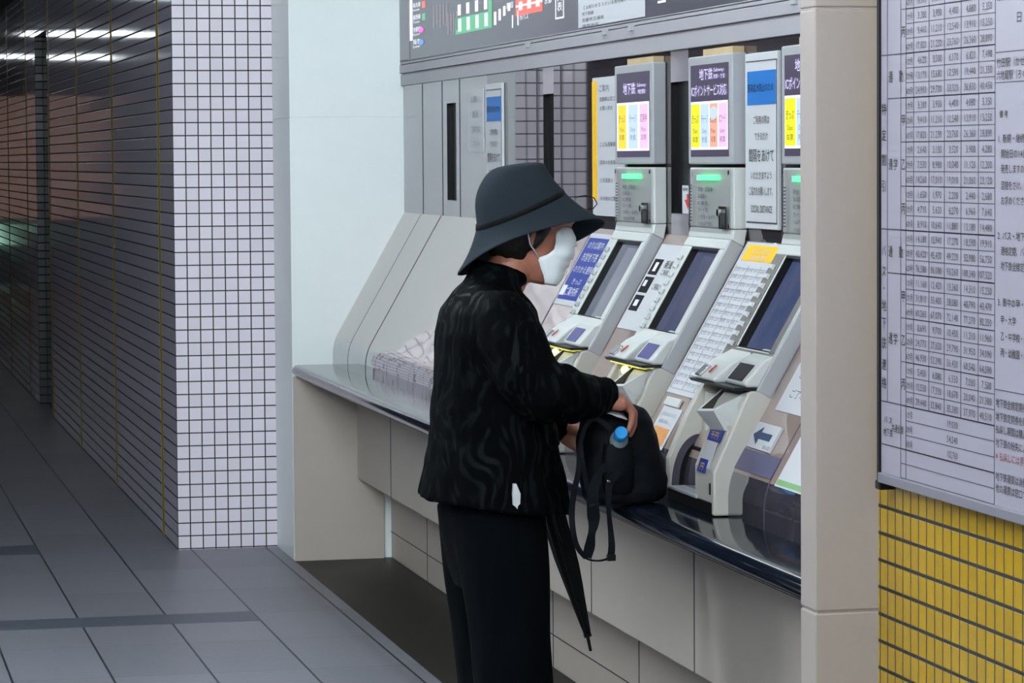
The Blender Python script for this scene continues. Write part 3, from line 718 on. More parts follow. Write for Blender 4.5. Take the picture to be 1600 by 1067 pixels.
    if k < 3:
        m2 = MB(); m2.sphere((1.946, Y(.155), z0-.026), .013, sc=(.7, 1.7, .9)); build(m2, 'coin_light', E_WARM, t, smooth=True)
        m2 = MB(); m2.prism([(1.935, z0-.007), (2.02, z0-.007), (2.02, z0-.011), (1.935, z0-.011)], Y(wd-.06), Y(.05)); build(m2, 'lamp_strip', emit('lamp_strip', (240, 236, 120), .8), t)
    return t
machine(1, 8.377, .400, 'farthest ticket machine in view with three coloured columns on its display')
machine(2, 7.634, .388, 'middle ticket machine beyond the black bag with four coloured columns on its display')
machine(3, 6.855, .388, 'nearest ticket machine partly hidden by the column with a grey screen surround')

# ------------------------------------------------------------------ notices lying on the sloping board
def slope_sheet(name, y0, y1, s0, s1, mat, label, cat='notice', shear=0.0, th=.002):
    t = thing(name, tuple(P((y0+y1)/2, s0)), label, cat)
    o = P(y0, s0, .0008); mb = MB(); mb.slab(o, RT, SL, y0-y1, s1-s0, th); build(mb, 'sheet', mat, t)
    return t
def sl_text(mb, s, y, q, h, w_, al='L', mi=0, lift=.0034): text(mb, s, P(y, q, 0), RT, SL, h, w_, al, mi, lift)
t = slope_sheet('blue_poster', 8.755, 8.49, .318, .548, 'paper', 'blue and white poster on the sloping board left of the farthest machine')
mb = MB(); mb.slab(P(8.742, .335, .003), RT, SL, .237, .198, .0006); build(mb, 'blue_field', 'navy', t)
mb = MB()
for k, (s, q, h) in enumerate((('のりば案内', .500, .026), ('市営地下鉄', .460, .03), ('のりかえ便利', .422, .026), ('きっぷ', .385, .022), ('ご案内所', .350, .03))): sl_text(mb, s, 8.62, q, h, .045*len(s)*.8, 'C', lift=.0042)
mb.slab(P(8.742, .347, .0038), RT, SL, .05, .032, .0005)
build(mb, 'lettering', 'inkwhite', t)
t = slope_sheet('pictogram_notice', 7.962, 7.66, .285, .535, 'paper', 'white notice with three black pictograms left of the middle machine')
pic = []
for k, q in enumerate((.445, .392, .338)):
    mb = MB(); mb.slab(P(7.945, q, .003), RT, SL, .085, .046, .0006); pic.append(build(mb, 'pictogram', 'ink', t))
mb = MB()
sl_text(mb, '新紙幣', 7.83, .468, .026, .13); sl_text(mb, 'ご利用可能', 7.83, .448, .018, .13); sl_text(mb, 'ご利用になれます', 7.835, .405, .02, .14); sl_text(mb, '係員', 7.76, .325, .014, .06)
build(mb, 'print', 'ink', t)
for k, (y_, q, w_, h_) in enumerate(((7.915, .455, .028, .026), (7.930, .410, .026, .018), (7.92, .352, .035, .018))):
    mb = MB(); mb.slab(P(y_, q, .0038), RT, SL, w_, h_, .0006); build(mb, 'symbol', 'inkwhite', pic[k])
t = slope_sheet('fare_list', 7.231, 6.90, .152, .562, 'paper', 'long white fare list with yellow heading left of the nearest machine')
mb = MB(); mb.slab(P(7.205, .512, .003), RT, SL, .245, .042, .0006); hdr = build(mb, 'yellow_heading', 'yellow', t)
mb = MB(); sl_text(mb, 'きっぷのねだん', 7.08, .532, .017, .15, 'C', lift=.0042); sl_text(mb, '京都市交通局', 7.08, .516, .013, .13, 'C', lift=.0042); build(mb, 'heading_text', 'paper', hdr)
mb = MB(); stn = ['国際会館', '松ヶ崎', '北山', '北大路', '鞍馬口', '今出川', '丸太町', '御池', '四条', '五条', '京都', '九条', '十条', 'くいな橋', '竹田', '六地蔵', '石田', '醍醐', '小野', '椥辻', '東野', '山科', '御陵', '蹴上']
for r in range(17):
    for cc in range(3):
        sl_text(mb, stn[(r*3+cc) % 24], 7.212-.098*cc, .484-.0192*r, .013, .042); sl_text(mb, str(random.choice((220, 260, 290, 330, 360))), 7.160-.098*cc, .484-.0192*r, .013, .028)
for cc in range(4): mb.slab(P(7.218-.098*cc, .165, .0032), RT, SL, .002, .335, .0003)
for r in range(18): mb.slab(P(7.218, .165+.0192*r, .0032), RT, SL, .29, .001, .0003)
build(mb, 'print', 'inkfaint', t)
t = slope_sheet('banknote_leaflet', 7.19, 7.03, .012, .118, 'paper', 'small orange and white banknote leaflet below the fare list')
mb = MB(); mb.slab(P(7.175, .02, .003), RT, SL, .13, .045, .0006); build(mb, 'orange_picture', 'orange', t)
mb = MB(); sl_text(mb, 'お札の入れ方', 7.17, .095, .012, .12); sl_text(mb, '紙幣 千円', 7.17, .076, .010, .08); build(mb, 'print', 'inkfaint', t)
t = thing('leaflet_clip', tuple(P(7.12, .125)), 'white plastic clip holding the banknote leaflet', 'clip')
mb = MB(); mb.slab(P(7.185, .119, .002), RT, SL, .12, .022, .007); build(mb, 'clip', 'body', t, bevel=.002)
t = slope_sheet('white_notice', 6.400, 6.06, .175, .42, 'paper', 'white notice with grey handwriting between nearest machine and column')
mb = MB()
for q, s in ((.31, '調整中のため'), (.255, 'ご利用いただけません'), (.21, 'ご了承ください')): sl_text(mb, s, 6.36, q, .022, .036*len(s))
build(mb, 'print', 'inkgrey', t)
t = slope_sheet('arrow_sign', 6.445, 6.285, .080, .140, 'paper', 'small white sign with a blue arrow pointing left', 'sign', th=.006)
mb = MB(); L9 = .0072
pts = [(0, .5), (.38, .95), (.38, .68), (1, .68), (1, .34), (.38, .34), (.38, .05)]
mb.add([P(6.438-.125*a, .086+.048*b, L9) for a, b in pts], [(0, 1, 5, 6)] if 0 else [(0, 6, 5, 4, 3, 2, 1)])
build(mb, 'blue_arrow', plain('arrow_blue', (30, 56, 96), .5), t)
mb = MB()
for k in range(3): text(mb, '投入口'[k], P(6.335-.016*k, .084, L9+.0004), RT, SL, .010, .012)
build(mb, 'print', 'inkgrey', t)
t = slope_sheet('green_leaflet', 6.155, 5.95, .018, .16, 'paper', 'pale leaflet with a green edge behind the column')
mb = MB(); mb.slab(P(6.15, .022, .003), RT, SL, .19, .012, .0006); build(mb, 'green_edge', plain('green_print', (120, 170, 110), .5), t)
t = slope_sheet('violet_leaflet', 6.46, 6.20, .028, .076, plain('violet_print', (88, 86, 116), .4), 'violet grey leaflet under the blue arrow sign')

# ------------------------------------------------------------------ fare table board on the yellow wall
XF = 1.845; YB0, YB1 = 5.284, 3.90
fb = thing('fare_table_board', (1.875, 4.7, .94), 'large white commuter fare table board above the yellow tiles', 'sign')
build(MB().box(XF, 1.874, YB1, YB0, .958, 2.30), 'board', 'paperdim', fb)
MAT['rail'] = plain('rail_grey', (122, 120, 130), .5)
for z_ in (.940, 2.30): build(MB().box(XF-.006, 1.874, YB1, YB0+.003, z_, z_+.018), 'frame_rail', 'rail', fb, bevel=.002)
build(MB().box(XF-.004, 1.874, YB0, YB0+.012, .942, 2.318), 'side_strip', 'black', fb)
build(MB().box(XF-.002, 1.874, YB0+.005, YB0+.030, .925, .942), 'corner_bracket', 'black', fb, bevel=.003)
x = XF-.0006
PZ = .02543; Z0 = 1.7724
ci = [5.250, 5.180, 5.154, 5.115, 5.039, 4.965, 4.887, 4.808, 4.735]
mb = MB()
def hl(y0, y1, z, th): mb.box(x-.0002, x+.0004, y1, y0, z-th/2, z+th/2)
def vl(y, z0, z1, th): mb.box(x-.0002, x+.0004, y-th/2, y+th/2, z0, z1)
for r in range(-7, 33):
    z = Z0-PZ*r
    if r >= 32: hl(ci[1], ci[8], z, .0011); continue
    hl(ci[2] if r < 30 else ci[1], ci[8], z, .0012)
for r in (0, 6, 9, 12, 15, 18, 21, 24): hl(ci[1], ci[8], Z0-PZ*r, .0014)
for r in (3, 15, 27, 30): hl(YB0, ci[8], Z0-PZ*r, .002)
for r in (6, 18): hl(ci[0], ci[8], Z0-PZ*r, .0018)
for i, y in enumerate(ci):
    vl(y, Z0-PZ*(27 if i < 1 else 33 if i in (1, 2, 8) else 27), 2.25, .0009 if i not in (3,) else .0009)
for z, y0, y1 in ((1.683, 4.735, 4.35), (1.635, 4.735, 4.35), (1.145, 4.735, 4.2)): hl(y0, y1, z, .0012)
build(mb, 'ruling', 'inkgrey', fb)
vals = """3,300 3,930 4,400 4,880 5,350|9,410 11,210 12,540 13,910 15,250|17,820 21,230 23,760 26,360 28,890
4,620 5,500 6,170 6,820 7,490|13,170 15,680 17,590 19,440 21,350|24,950 29,700 33,320 36,830 40,450
3,300 3,930 4,400 4,880 5,350|9,410 11,210 12,540 13,910 15,250|17,820 21,230 23,760 26,360 28,890
2,640 3,150 3,520 3,900 4,280|7,530 8,980 10,040 11,120 12,200|14,260 17,010 19,010 21,060 23,120
1,650 1,970 2,200 2,440 2,680|4,710 5,620 6,270 6,960 7,640|8,910 10,640 11,880 13,180 14,480
14,180 15,940 17,270 18,590 19,910|40,420 45,430 49,220 52,980 56,750|76,580 86,080 93,260 100,340 107,520
11,160 12,420 13,360 14,310 15,250|31,810 35,400 38,080 40,790 43,470|60,260 67,070 72,140 77,270 82,350
8,690 9,700 10,450 11,210 11,960|24,770 27,650 29,790 31,950 34,090|46,930 52,390 56,430 60,540 64,590
5,450 6,080 6,550 7,030 7,500|15,530 17,330 18,670 20,040 21,380|29,440 32,840 35,380 37,970 40,510"""
rows = [rw.split() for ln in vals.split('\n') for rw in ln.split('|')]
mb = MB(); xx = x-.0006
for r, rw in enumerate(rows):
    z = Z0-PZ*(r+1)+.0060
    for cidx, v in enumerate(rw):
        y0, y1 = ci[3+cidx], ci[4+cidx]
        text(mb, v, (xx, y1+.011, z), RT, UP, .0172, .0098*len(v)*(.92), 'R')
for r, v in ((27, '19,030'), (28, '54,240'), (29, '102,760')): text(mb, v, (xx, 4.925, Z0-PZ*(r+1)+.006), RT, UP, .0165, .052, 'C')
for r in range(-6, 0):
    for cidx in range(5): text(mb, f'{random.randint(5,30)},{random.randint(10,99)}0', (xx, ci[4+cidx]+.011, Z0-PZ*(r+1)+.006), RT, UP, .0165, .05, 'R')
build(mb, 'fares', 'inkgrey', fb)
mb = MB()
for r in range(-6, 30): text(mb, ('1', '3', '6')[r % 3]+'か月', (xx, (ci[2]+ci[3])/2, Z0-PZ*(r+1)+.006), RT, UP, .0145, .033, 'C')
def lab(s, y, r, h=.022, w_=.022): text(mb, s, (xx, y, Z0-PZ*(r+1)+.004), RT, UP, h, w_, 'C')
yA, yBc, yC, yD = 5.2665, 5.232, 5.194, 5.166
for r in (1, 13, 25): lab('丙', yD, r)
for r in (7, 19): lab('甲', yD, r)
for r in (10, 22): lab('乙', yD, r)
for r in (4, 16): lab('通', yBc, r); lab('勤', yD+.012, r)
for r in (10, 22): lab('通', yBc, r); lab('学', yC+.012, r)
for ch, r in (('特', 6.2), ('定', 8), ('割', 9.7), ('引', 11.5)): lab(ch, yA, r, .022, .026)
for ch, r in (('バ', 16), ('ス', 17.4), ('・', 18.6), ('地', 19.8), ('下', 21), ('鉄', 22.4), ('連', 23.9), ('絡', 25.2)): lab(ch, yA, r, .022, .024)
lab('バ ス', 5.245, 27.6, .014, .045); lab('地下鉄', 5.245, 28.5, .016, .05); lab('共通全線', 5.195, 28.1, .016, .062)
build(mb, 'row_labels', 'ink', fb)
mb = MB()
def note(s, y, z, h=.0155, k=.0165): text(mb, s, (xx, y, z), RT, UP, h, k*len(s), 'L')
note('路線', 4.725, 1.765); note('日・祝日 平日', 4.645, 1.728, .019, .024)
note('竹田駅（かせだ）発着の定期', 4.728, 1.660, .0165, .02); note('六地蔵駅（ろくじぞう）発着', 4.728, 1.640, .0165, .018)
note('備 考', 4.715, 1.580, .013, .012)
for s, y, z in (('1. 新規・継続購入とも有効期間', 4.722, 1.540), ('開始日の14日前から', 4.708, 1.516), ('発売しますので有効', 4.708, 1.492), ('混雑をさけ、早めに', 4.708, 1.466), ('お求めください。', 4.708, 1.442),
                ('2. バス・地下鉄共通定期券', 4.722, 1.386), ('連絡定期、バスカード', 4.708, 1.362), ('地下鉄全線定期券の', 4.708, 1.338),
                ('3. 表中の甲・乙・丙は次の', 4.722, 1.280), ('甲・大学', 4.708, 1.252), ('乙・中学校・高校', 4.708, 1.226), ('丙・幼稚園・小学校', 4.708, 1.200)): note(s, y, z)
for s, z in (('地下鉄全線定期券お持ちの方は', 1.118), ('地下鉄定期券を購入後に', 1.096), ('払戻し期間は購入日より', 1.076), ('地下鉄の紛失による再発行', 1.054)): note(s, 4.728, z)
for s, z in (('他の運賃は係員にお尋ね', .983), ('他の運賃は窓口で、', .962+.003), ('くわしくは駅窓口へ', .9455+.003)): pass
note('地下鉄運賃は消費税込', 4.728, 1.000); note('他の運賃は窓口で、', 4.728, .981)
build(mb, 'notes', 'ink', fb)
mb = MB(); text(mb, '※ 払戻しには手数料が必要です', (xx, 4.728, 1.033), RT, UP, .0155, .24, 'L'); build(mb, 'red_note', plain('ink_red_dim', (120, 40, 50), .6), fb)

# ------------------------------------------------------------------ glowing panels added at the far end for reflections in the left wall
t = thing('orange_glow_panel', (0.0, 39.98, .8), 'large orange glowing panel added on the far end wall for its reflection', 'glow panel')
build(MB().box(-.95, .75, 39.95, 39.99, .8, 2.35), 'panel', emit('glow_orange', (214, 150, 118), .10), t)
t = thing('green_glow_panel', (.75, 39.9, .4), 'small pale green glowing panel added at the far end for its reflection', 'sign')
build(MB().box(.42, .92, 39.88, 39.93, .48, .74), 'panel', emit('glow_green', (190, 255, 225), .8), t)
# ------------------------------------------------------------------ unseen strip light added under the lintel to brighten the alcove
t = thing('alcove_fill_light', (1.98, 8.7, 2.36), 'long white strip light added under the lintel to brighten the alcove', 'light')
build(MB().box(1.93, 2.03, 6.1, 11.3, 2.330, 2.352), 'housing', 'lampbody', t, bevel=.003)
m, nt, b = nm('alcove_fill_on'); b.inputs['Emission Color'].default_value = (.82, .95, 1.0, 1); b.inputs['Emission Strength'].default_value = ALCOVE_FILL
build(MB().box(1.95, 2.01, 6.15, 11.25, 2.312, 2.331), 'diffuser', m, t)
# ------------------------------------------------------------------ ceiling lamps
for i, (xa, xb, y, st) in enumerate(LAMPS):
    t = thing('ceiling_light', ((xa+xb)/2, y, 2.62), ('rearmost', 'nearest', 'second', 'brightest', 'added left hand', 'short', 'far', 'farthest')[i]+' white strip light across the ceiling', 'ceiling light', 'ceiling strip lights')
    build(MB().box(xa-.03, xb+.03, y-.10, y+.10, 2.585, 2.62), 'housing', 'lampbody', t, bevel=.004)
    m, nt, b = nm('lamp_on'); b.inputs['Emission Color'].default_value = LAMP_COL+(1,); b.inputs['Emission Strength'].default_value = st
    rr = .045 if y < 15 else .013; zt = 2.53 if y < 15 else 2.56
    mb = MB(); mb.tube([(xa, y, zt), (xb, y, zt)], rr, 20); build(mb, 'tube', m, t, smooth=True)
    mb = MB(); 
    for xk in (xa+.02, xb-.05): build(MB().box(xk, xk+.03, y-.012, y+.012, zt, 2.59), 'bracket', 'lampbody', t)
#PERSON
# ------------------------------------------------------------------ the person
from mathutils import noise as mnoise
YP = 6.85
def remesh(mb, voxel, it=3, fac=.5):
    me = mb.mesh('tmp'); bm = bmesh.new(); bm.from_mesh(me); bmesh.ops.recalc_face_normals(bm, faces=bm.faces); bm.to_mesh(me); bm.free()
    o = bpy.data.objects.new('tmp', me); COL.objects.link(o)
    r = o.modifiers.new('r', 'REMESH'); r.mode = 'VOXEL'; r.voxel_size = voxel; r.adaptivity = 0
    s = o.modifiers.new('s', 'SMOOTH'); s.iterations = it; s.factor = fac
    dg = bpy.context.evaluated_depsgraph_get(); dg.update()
    out = bpy.data.meshes.new_from_object(o.evaluated_get(dg))
    bpy.data.objects.remove(o); bpy.data.meshes.remove(me)
    return out
def ring(cx, cy, cz, a, b, n=32, tx=0.0, e=1.0, ty=0.0):
    out = []
    for i in range(n):
        t = 2*math.pi*i/n; c_, s_ = math.cos(t), math.sin(t)
        c2 = math.copysign(abs(c_)**e, c_); s2 = math.copysign(abs(s_)**e, s_)
        out.append(Vector((cx+a*c2, cy+b*s2, cz+tx*c_+ty*s_)))
    return out
def chain(mb, pts, rads, n=12):
    mb.tube(pts, rads, n)
    for p, r in zip(pts, rads): mb.sphere(p, r*.995, 12, 8)
HP = Vector((1.568, YP, 1.362)); pit = R(12)
HF = Vector((math.cos(pit), 0, -math.sin(pit))); HU = Vector((math.sin(pit), 0, math.cos(pit))); HS = Vector((0, -1, 0))   # HS: towards the person's right
def hp(f, s, u): return HP+HF*f+HS*s+HU*u

pe = thing('person', (1.50, YP, 0), 'person in black jacket, trousers and wide hat wearing a white face mask', 'person')
b = MB()
# head
hr = []
for u, fr, bk, w_ in ((-.118, .052, .012, .018), (-.112, .070, .0, .034), (-.10, .080, -.008, .046), (-.08, .084, -.035, .057), (-.055, .086, -.064, .063), (-.03, .086, -.080, .068), (0, .084, -.091, .072), (.03, .089, -.097, .075), (.06, .084, -.096, .073), (.085, .066, -.082, .062), (.104, .036, -.054, .042), (.114, .0, -.02, .014)):
    cf = (fr+bk)/2; hf = (fr-bk)/2
    hr.append([hp(cf+hf*math.cos(t), w_*math.copysign(abs(math.sin(t))**.9, math.sin(t)), u) for t in [2*math.pi*i/32 for i in range(32)]])
b.loft(hr)
# nose, lips, brow, cheeks, eyes, ears
b.loft([[hp(.080, .009, .02), hp(.086, 0, .022), hp(.080, -.009, .02), hp(.07, 0, .02)], [hp(.080, .012, -.005), hp(.091, 0, -.004), hp(.080, -.012, -.005), hp(.07, 0, -.005)], [hp(.080, .017, -.028), hp(.094, 0, -.026), hp(.080, -.017, -.028), hp(.07, 0, -.028)], [hp(.080, .012, -.038), hp(.088, 0, -.037), hp(.080, -.012, -.038), hp(.07, 0, -.038)]])
b.sphere(hp(.086, 0, -.028), .008, 12, 8); b.sphere(hp(.083, .011, -.031), .007, 10, 8); b.sphere(hp(.083, -.011, -.031), .007, 10, 8)
b.sphere(hp(.082, 0, -.058), .012, 12, 8, sc=(.8, 1.9, .5)); b.sphere(hp(.081, 0, -.067), .011, 12, 8, sc=(.8, 1.7, .6))
for s in (-1, 1):
    b.sphere(hp(.080, s*.031, .034), .012, 12, 8, sc=(.6, 1.6, .5)); b.sphere(hp(.070, s*.031, .014), .0135, 12, 8)
    b.sphere(hp(.046, s*.042, -.022), .020, 12, 8, sc=(.9, .8, .9))
    b.sphere(hp(-.016, s*.074, -.004), .03, 12, 8, sc=(.55, .28, 1.0)); b.sphere(hp(-.010, s*.073, -.028), .012, 10, 8, sc=(.7, .5, 1))
# neck and trunk
b.tube([(1.470, YP, 1.16), (1.482, YP, 1.215), (1.515, YP, 1.27), hp(-.02, 0, -.03)], [.07, .055, .051, .05], 18)
b.loft([ring(1.475, YP, .66, .075, .12), ring(1.472, YP, .80, .085, .135), ring(1.465, YP, .95, .088, .125), ring(1.460, YP, 1.08, .095, .145), ring(1.462, YP, 1.16, .078, .145), ring(1.468, YP, 1.205, .05, .09), ring(1.474, YP, 1.235, .03, .05)])
ARM_R = [(1.470, 6.700, 1.180), (1.490, 6.650, 1.090), (1.535, 6.630, 1.010), (1.600, 6.655, 1.000), (1.688, 6.715, .994)]
ARM_L = [(1.470, 7.000, 1.180), (1.495, 7.055, 1.080), (1.530, 7.080, .985), (1.610, 7.075, .930), (1.675, 7.060, .895)]
chain(b, [(1.470, 6.735, 1.15)]+ARM_R[1:], [.045, .042, .038, .034, .024]); chain(b, [(1.470, 6.965, 1.15)]+ARM_L[1:], [.045, .042, .038, .034, .024])
# right hand laid over the top of the bag
W = Vector((1.688, 6.715, .994))
def palm(mb, w, k, cross, up, hw=.036, th=.013):
    w = Vector(w); k = Vector(k); cross = Vector(cross).normalized(); up = Vector(up).normalized()
    rr = []
    for q, ww, tt in ((-.05, .024, .018), (.15, .028, .017), (.5, hw*.98, .016), (.85, hw, th), (1.05, hw*.93, th*.85)):
        c_ = w.lerp(k, q); rr.append([c_+cross*ww*math.cos(t)+up*tt*math.sin(t) for t in [2*math.pi*i/16 for i in range(16)]])
    mb.loft(rr)
K = Vector((1.747, 6.735, .985)); CR = Vector((.12, 1, .05)).normalized(); UPH = Vector((.24, 0, .97))
palm(b, W, K, CR, UPH)
for i, (oy, l0, bend) in enumerate(((-.029, .85, 1.0), (-.010, 1.0, .9), (.010, 1.06, .8), (.029, .98, .7))):
    q = K+CR*oy+Vector((-.004 if i == 0 else 0, 0, 0)); L1, L2, L3 = .041*l0, .028*l0, .022*l0
    d1 = R(-42-10*bend); d2 = R(-86-10*bend); d3 = R(-104-10*bend)
    p1 = q+Vector((math.cos(d1), 0, math.sin(d1)))*L1; p2 = p1+Vector((math.cos(d2), -.06, math.sin(d2)))*L2; p3 = p2+Vector((math.cos(d3), -.06, math.sin(d3)))*L3
    chain(b, [q-Vector((.012, 0, -.003)), q, p1, p2, p3], [.0095, .0100, .0088, .0080, .0066], 10)
chain(b, [W+Vector((.018, .018, -.004)), W+Vector((.035, .042, -.014)), W+Vector((.058, .050, -.030)), W+Vector((.078, .044, -.040))], [.014, .0115, .0098, .008], 10)
chain(b, [W+Vector((.005, -.012, -.012)), W+Vector((.045, -.018, -.020))], [.016, .014], 10)
# left hand gripping the bag straps and umbrella
W2 = Vector(ARM_L[-1]); K2 = Vector((1.722, 7.035, .868)); C2 = Vector((.25, .35, .9)).normalized()
palm(b, W2, K2, C2, Vector((-.4, .85, -.2)), .034)
for i in range(4):
    q = K2+C2*(-.027+.018*i); l0 = (.85, 1, 1.05, .95)[i]
    p1 = q+Vector((.024, -.014, -.012))*l0; p2 = p1+Vector((.000, -.024, -.006))*l0; p3 = p2+Vector((-.018, -.006, .0))*l0
    chain(b, [q, p1, p2, p3], [.0098, .0088, .008, .0066], 10)
chain(b, [W2+Vector((.015, -.012, .006)), W2+Vector((.03, -.035, .0)), W2+Vector((.05, -.045, -.012))], [.013, .011, .0085], 10)
# legs and feet
for sy in (-1, 1):
    chain(b, [(1.475, YP+sy*.075, .72), (1.492, YP+sy*.095, .42), (1.50, YP+sy*.10, .09)], [.070, .052, .036], 14)
    chain(b, [(1.49, YP+sy*.10, .045), (1.58, YP+sy*.105, .04), (1.64, YP+sy*.108, .035)], [.036, .032, .024], 12)
body = link('body', remesh(b, .0042, 3), 'skin', pe, smooth='all', fix=False)

# hair
b = MB(); b.loft([[hp(-.034+.084*math.sin(ph)*math.cos(t), .088*math.sin(ph)*math.sin(t), .018-.112*math.cos(ph)) for t in [2*math.pi*i/28 for i in range(28)]] for ph in [math.pi*j/16 for j in range(1, 16)]])
for s in (-1, 1): chain(b, [hp(.020, s*.068, .03), hp(.004, s*.072, -.02), hp(-.004, s*.070, -.046)], [.016, .012, .005])
me = remesh(b, .005, 2)
for v, nn_ in zip(me.vertices, [w_.normal.copy() for w_ in me.vertices]):
    p = v.co; v.co += nn_*(.003*mnoise.noise(Vector((p.x*60, p.y*60, p.z*18))))
link('hair', me, 'hair', pe, smooth='all', fix=False)

# hat
def hatring(cx, a, bw, cz, t, near=0.0, far=0.0, n=64, wob=0.0):
    out = []
    for i in range(n):
        th = 2*math.pi*i/n; c_, s_ = math.cos(th), math.sin(th)
        dz = near*max(s_, 0)**1.3 + far*max(-s_, 0)**1.3
        out.append(Vector((cx+a*c_, YP-bw*s_, cz+t*c_+dz+wob*math.sin(3*th+.6))))
    return out
outer = [hatring(1.545, .012, .012, 1.509, .002), hatring(1.538, .052, .048, 1.5060, .005), hatring(1.534, .066, .060, 1.4970, .010), hatring(1.527, .076, .070, 1.478, .015), hatring(1.527, .088, .080, 1.452, .022), hatring(1.535, .094, .086, 1.428, .032), hatring(1.542, .097, .089, 1.409, .040)]
brim = [hatring(1.543, .100, .092, 1.402, .041), hatring(1.547, .110, .104, 1.384, .046, .004), hatring(1.553, .126, .122, 1.360, .049, .020, -.008), hatring(1.560, .147, .137, 1.338, .049, .036, -.022, wob=.003), hatring(1.567, .170, .150, 1.316, .048, .054, -.034, wob=.004)]
inner = [[Vector((HP.x-.02, YP, p.z))*.0+p+(Vector((1.555, YP, p.z))-p).normalized()*.005+Vector((0, 0, -.003)) for p in r_] for r_ in reversed(outer[1:]+brim)]
b = MB(); b.loft(outer+brim+inner)
hat = link('hat', b.mesh('hat'), 'hat', pe, smooth='all')
md = hat.modifiers.new('s', 'SUBSURF'); md.levels = 1; md.render_levels = 1
b = MB(); r0 = hatring(1.5405, .0985, .0905, 1.412, .040); r1 = hatring(1.5432, .1018, .0938, 1.4005, .0415)
b.loft([r0, r1, [p+(Vector((1.543, YP, p.z))-p).normalized()*.004 for p in r1], [p+(Vector((1.543, YP, p.z))-p).normalized()*.004 for p in r0], r0], cap=False)
link('hat_band', b.mesh('hat_band'), 'hatband', hat, smooth='all')
b = MB(); b.tube([(1.660, YP-.03, 1.432), (1.684, YP-.035, 1.436), (1.704, YP-.035, 1.430), (1.711, YP-.035, 1.417), (1.702, YP-.035, 1.407), (1.690, YP-.035, 1.405)], .0013, 8)
link('hat_cord', b.mesh('hat_cord'), 'hatband', hat, smooth='all')

# face mask
rows_ = [(.019, .084, .046, .046), (.013, .089, .052, .044), (.0, .099, .058, .042), (-.018, .105, .061, .044), (-.021, .100, .060, .045), (-.036, .103, .062, .044), (-.048, .103, .062, .034), (-.051, .097, .061, .030), (-.060, .098, .062, .015), (-.068, .096, .062, .014), (-.071, .091, .061, .017), (-.084, .091, .060, .024), (-.098, .087, .056, .034), (-.110, .080, .050, .040), (-.114, .076, .047, .041)]
b = MB(); nT = 28
for k, (u, fc, w_, fe) in enumerate(rows_):
    pl = 0
    for i in range(nT+1):
        t = -math.pi/2+math.pi*i/nT
        b.v.append(hp(fe+(fc+pl-fe)*max(0, math.cos(t))**.62, (w_+.004)*math.sin(t), u))
for k in range(len(rows_)-1):
    for i in range(nT): b.f.append([k*(nT+1)+i, k*(nT+1)+i+1, (k+1)*(nT+1)+i+1, (k+1)*(nT+1)+i]); b.m.append(0)
mk = link('face_mask', b.mesh('face_mask'), 'mask', pe, smooth='all')
md = mk.modifiers.new('t', 'SOLIDIFY'); md.thickness = .0022; md.offset = 1
for s in (-1, 1):
    b = MB(); b.tube([hp(.044, s*.056, .008), hp(.024, s*.072, .010), hp(-.012, s*.087, .006), hp(-.026, s*.089, -.014), hp(-.016, s*.085, -.036), hp(.016, s*.063, -.062)], .0016, 8)
    link('ear_loop', b.mesh('ear_loop'), 'mask', mk, smooth='all')

# jacket
b = MB()
b.loft([ring(1.477, YP, .745, .171, .205, tx=-.022, e=.92), ring(1.478, YP, .82, .158, .198, tx=-.014, e=.92), ring(1.475, YP, .90, .143, .188), ring(1.470, YP, .98, .133, .180), ring(1.466, YP, 1.06, .125, .180), ring(1.464, YP, 1.13, .117, .182), ring(1.466, YP, 1.18, .105, .178), ring(1.470, YP, 1.212, .085, .140, tx=-.008), ring(1.476, YP, 1.236, .064, .088, tx=-.012), ring(1.484, YP, 1.262, .058, .066, tx=-.016)])
chain(b, [(1.470, 6.720, 1.165), (1.490, 6.672, 1.11), (1.510, 6.648, 1.045), (1.545, 6.640, 1.010), (1.605, 6.660, 1.000), (1.652, 6.690, .997), (1.686, 6.712, .994)], [.070, .073, .074, .073, .064, .053, .044], 18)
chain(b, [(1.470, 6.980, 1.165), (1.490, 7.030, 1.10), (1.525, 7.065, 1.02), (1.560, 7.075, .965), (1.615, 7.070, .925), (1.660, 7.060, .902)], [.070, .072, .070, .065, .055, .045], 18)
# turned-down collar
b.loft([ring(1.488, YP, 1.258, .064, .074, tx=-.020), ring(1.494, YP, 1.272, .060, .066, tx=-.018), ring(1.497, YP, 1.279, .055, .060, tx=-.016)])
me = remesh(b, .0055, 4)
for v, nn_ in zip(me.vertices, [w_.normal.copy() for w_ in me.vertices]):
    p = v.co
    wv = mnoise.noise(Vector((p.x*7, p.y*7, p.z*4.0)))*.007
    arm = max(0, min(1, (p.x-1.53)/.06)) if p.z > .88 else 0
    wv += arm*.006*math.sin(p.x*95+p.z*40+3*mnoise.noise(p*9))*(.5+mnoise.noise(p*14))
    fold = max(0, 1-abs(p.z-.95)/.22)
    wv += fold*.004*mnoise.noise(Vector((p.x*12, p.y*12, p.z*30)))+.0035*mnoise.noise(Vector((p.x*26, p.y*26, p.z*9)))
    v.co += nn_*wv
jk = link('jacket', me, 'jacket', pe, smooth='all', fix=False)
# shirt tail showing through the side vent
b = MB(); pts = [(1.476, .812), (1.482, .812), (1.491, .790), (1.490, .768), (1.4855, .764), (1.484, .757), (1.480, .762), (1.4745, .766), (1.4735, .79)]
n = len(pts)
def ysurf(x_, z_): return 6.6385
b.add([(x_, ysurf(x_, z_), z_) for x_, z_ in pts]+[(x_, ysurf(x_, z_)+.016, z_) for x_, z_ in pts], [list(range(n)), list(range(2*n-1, n-1, -1))]+[(i, (i+1) % n, n+(i+1) % n, n+i) for i in range(n)])
link('shirt_tail', b.mesh('shirt_tail'), 'shirt', pe, smooth=False)
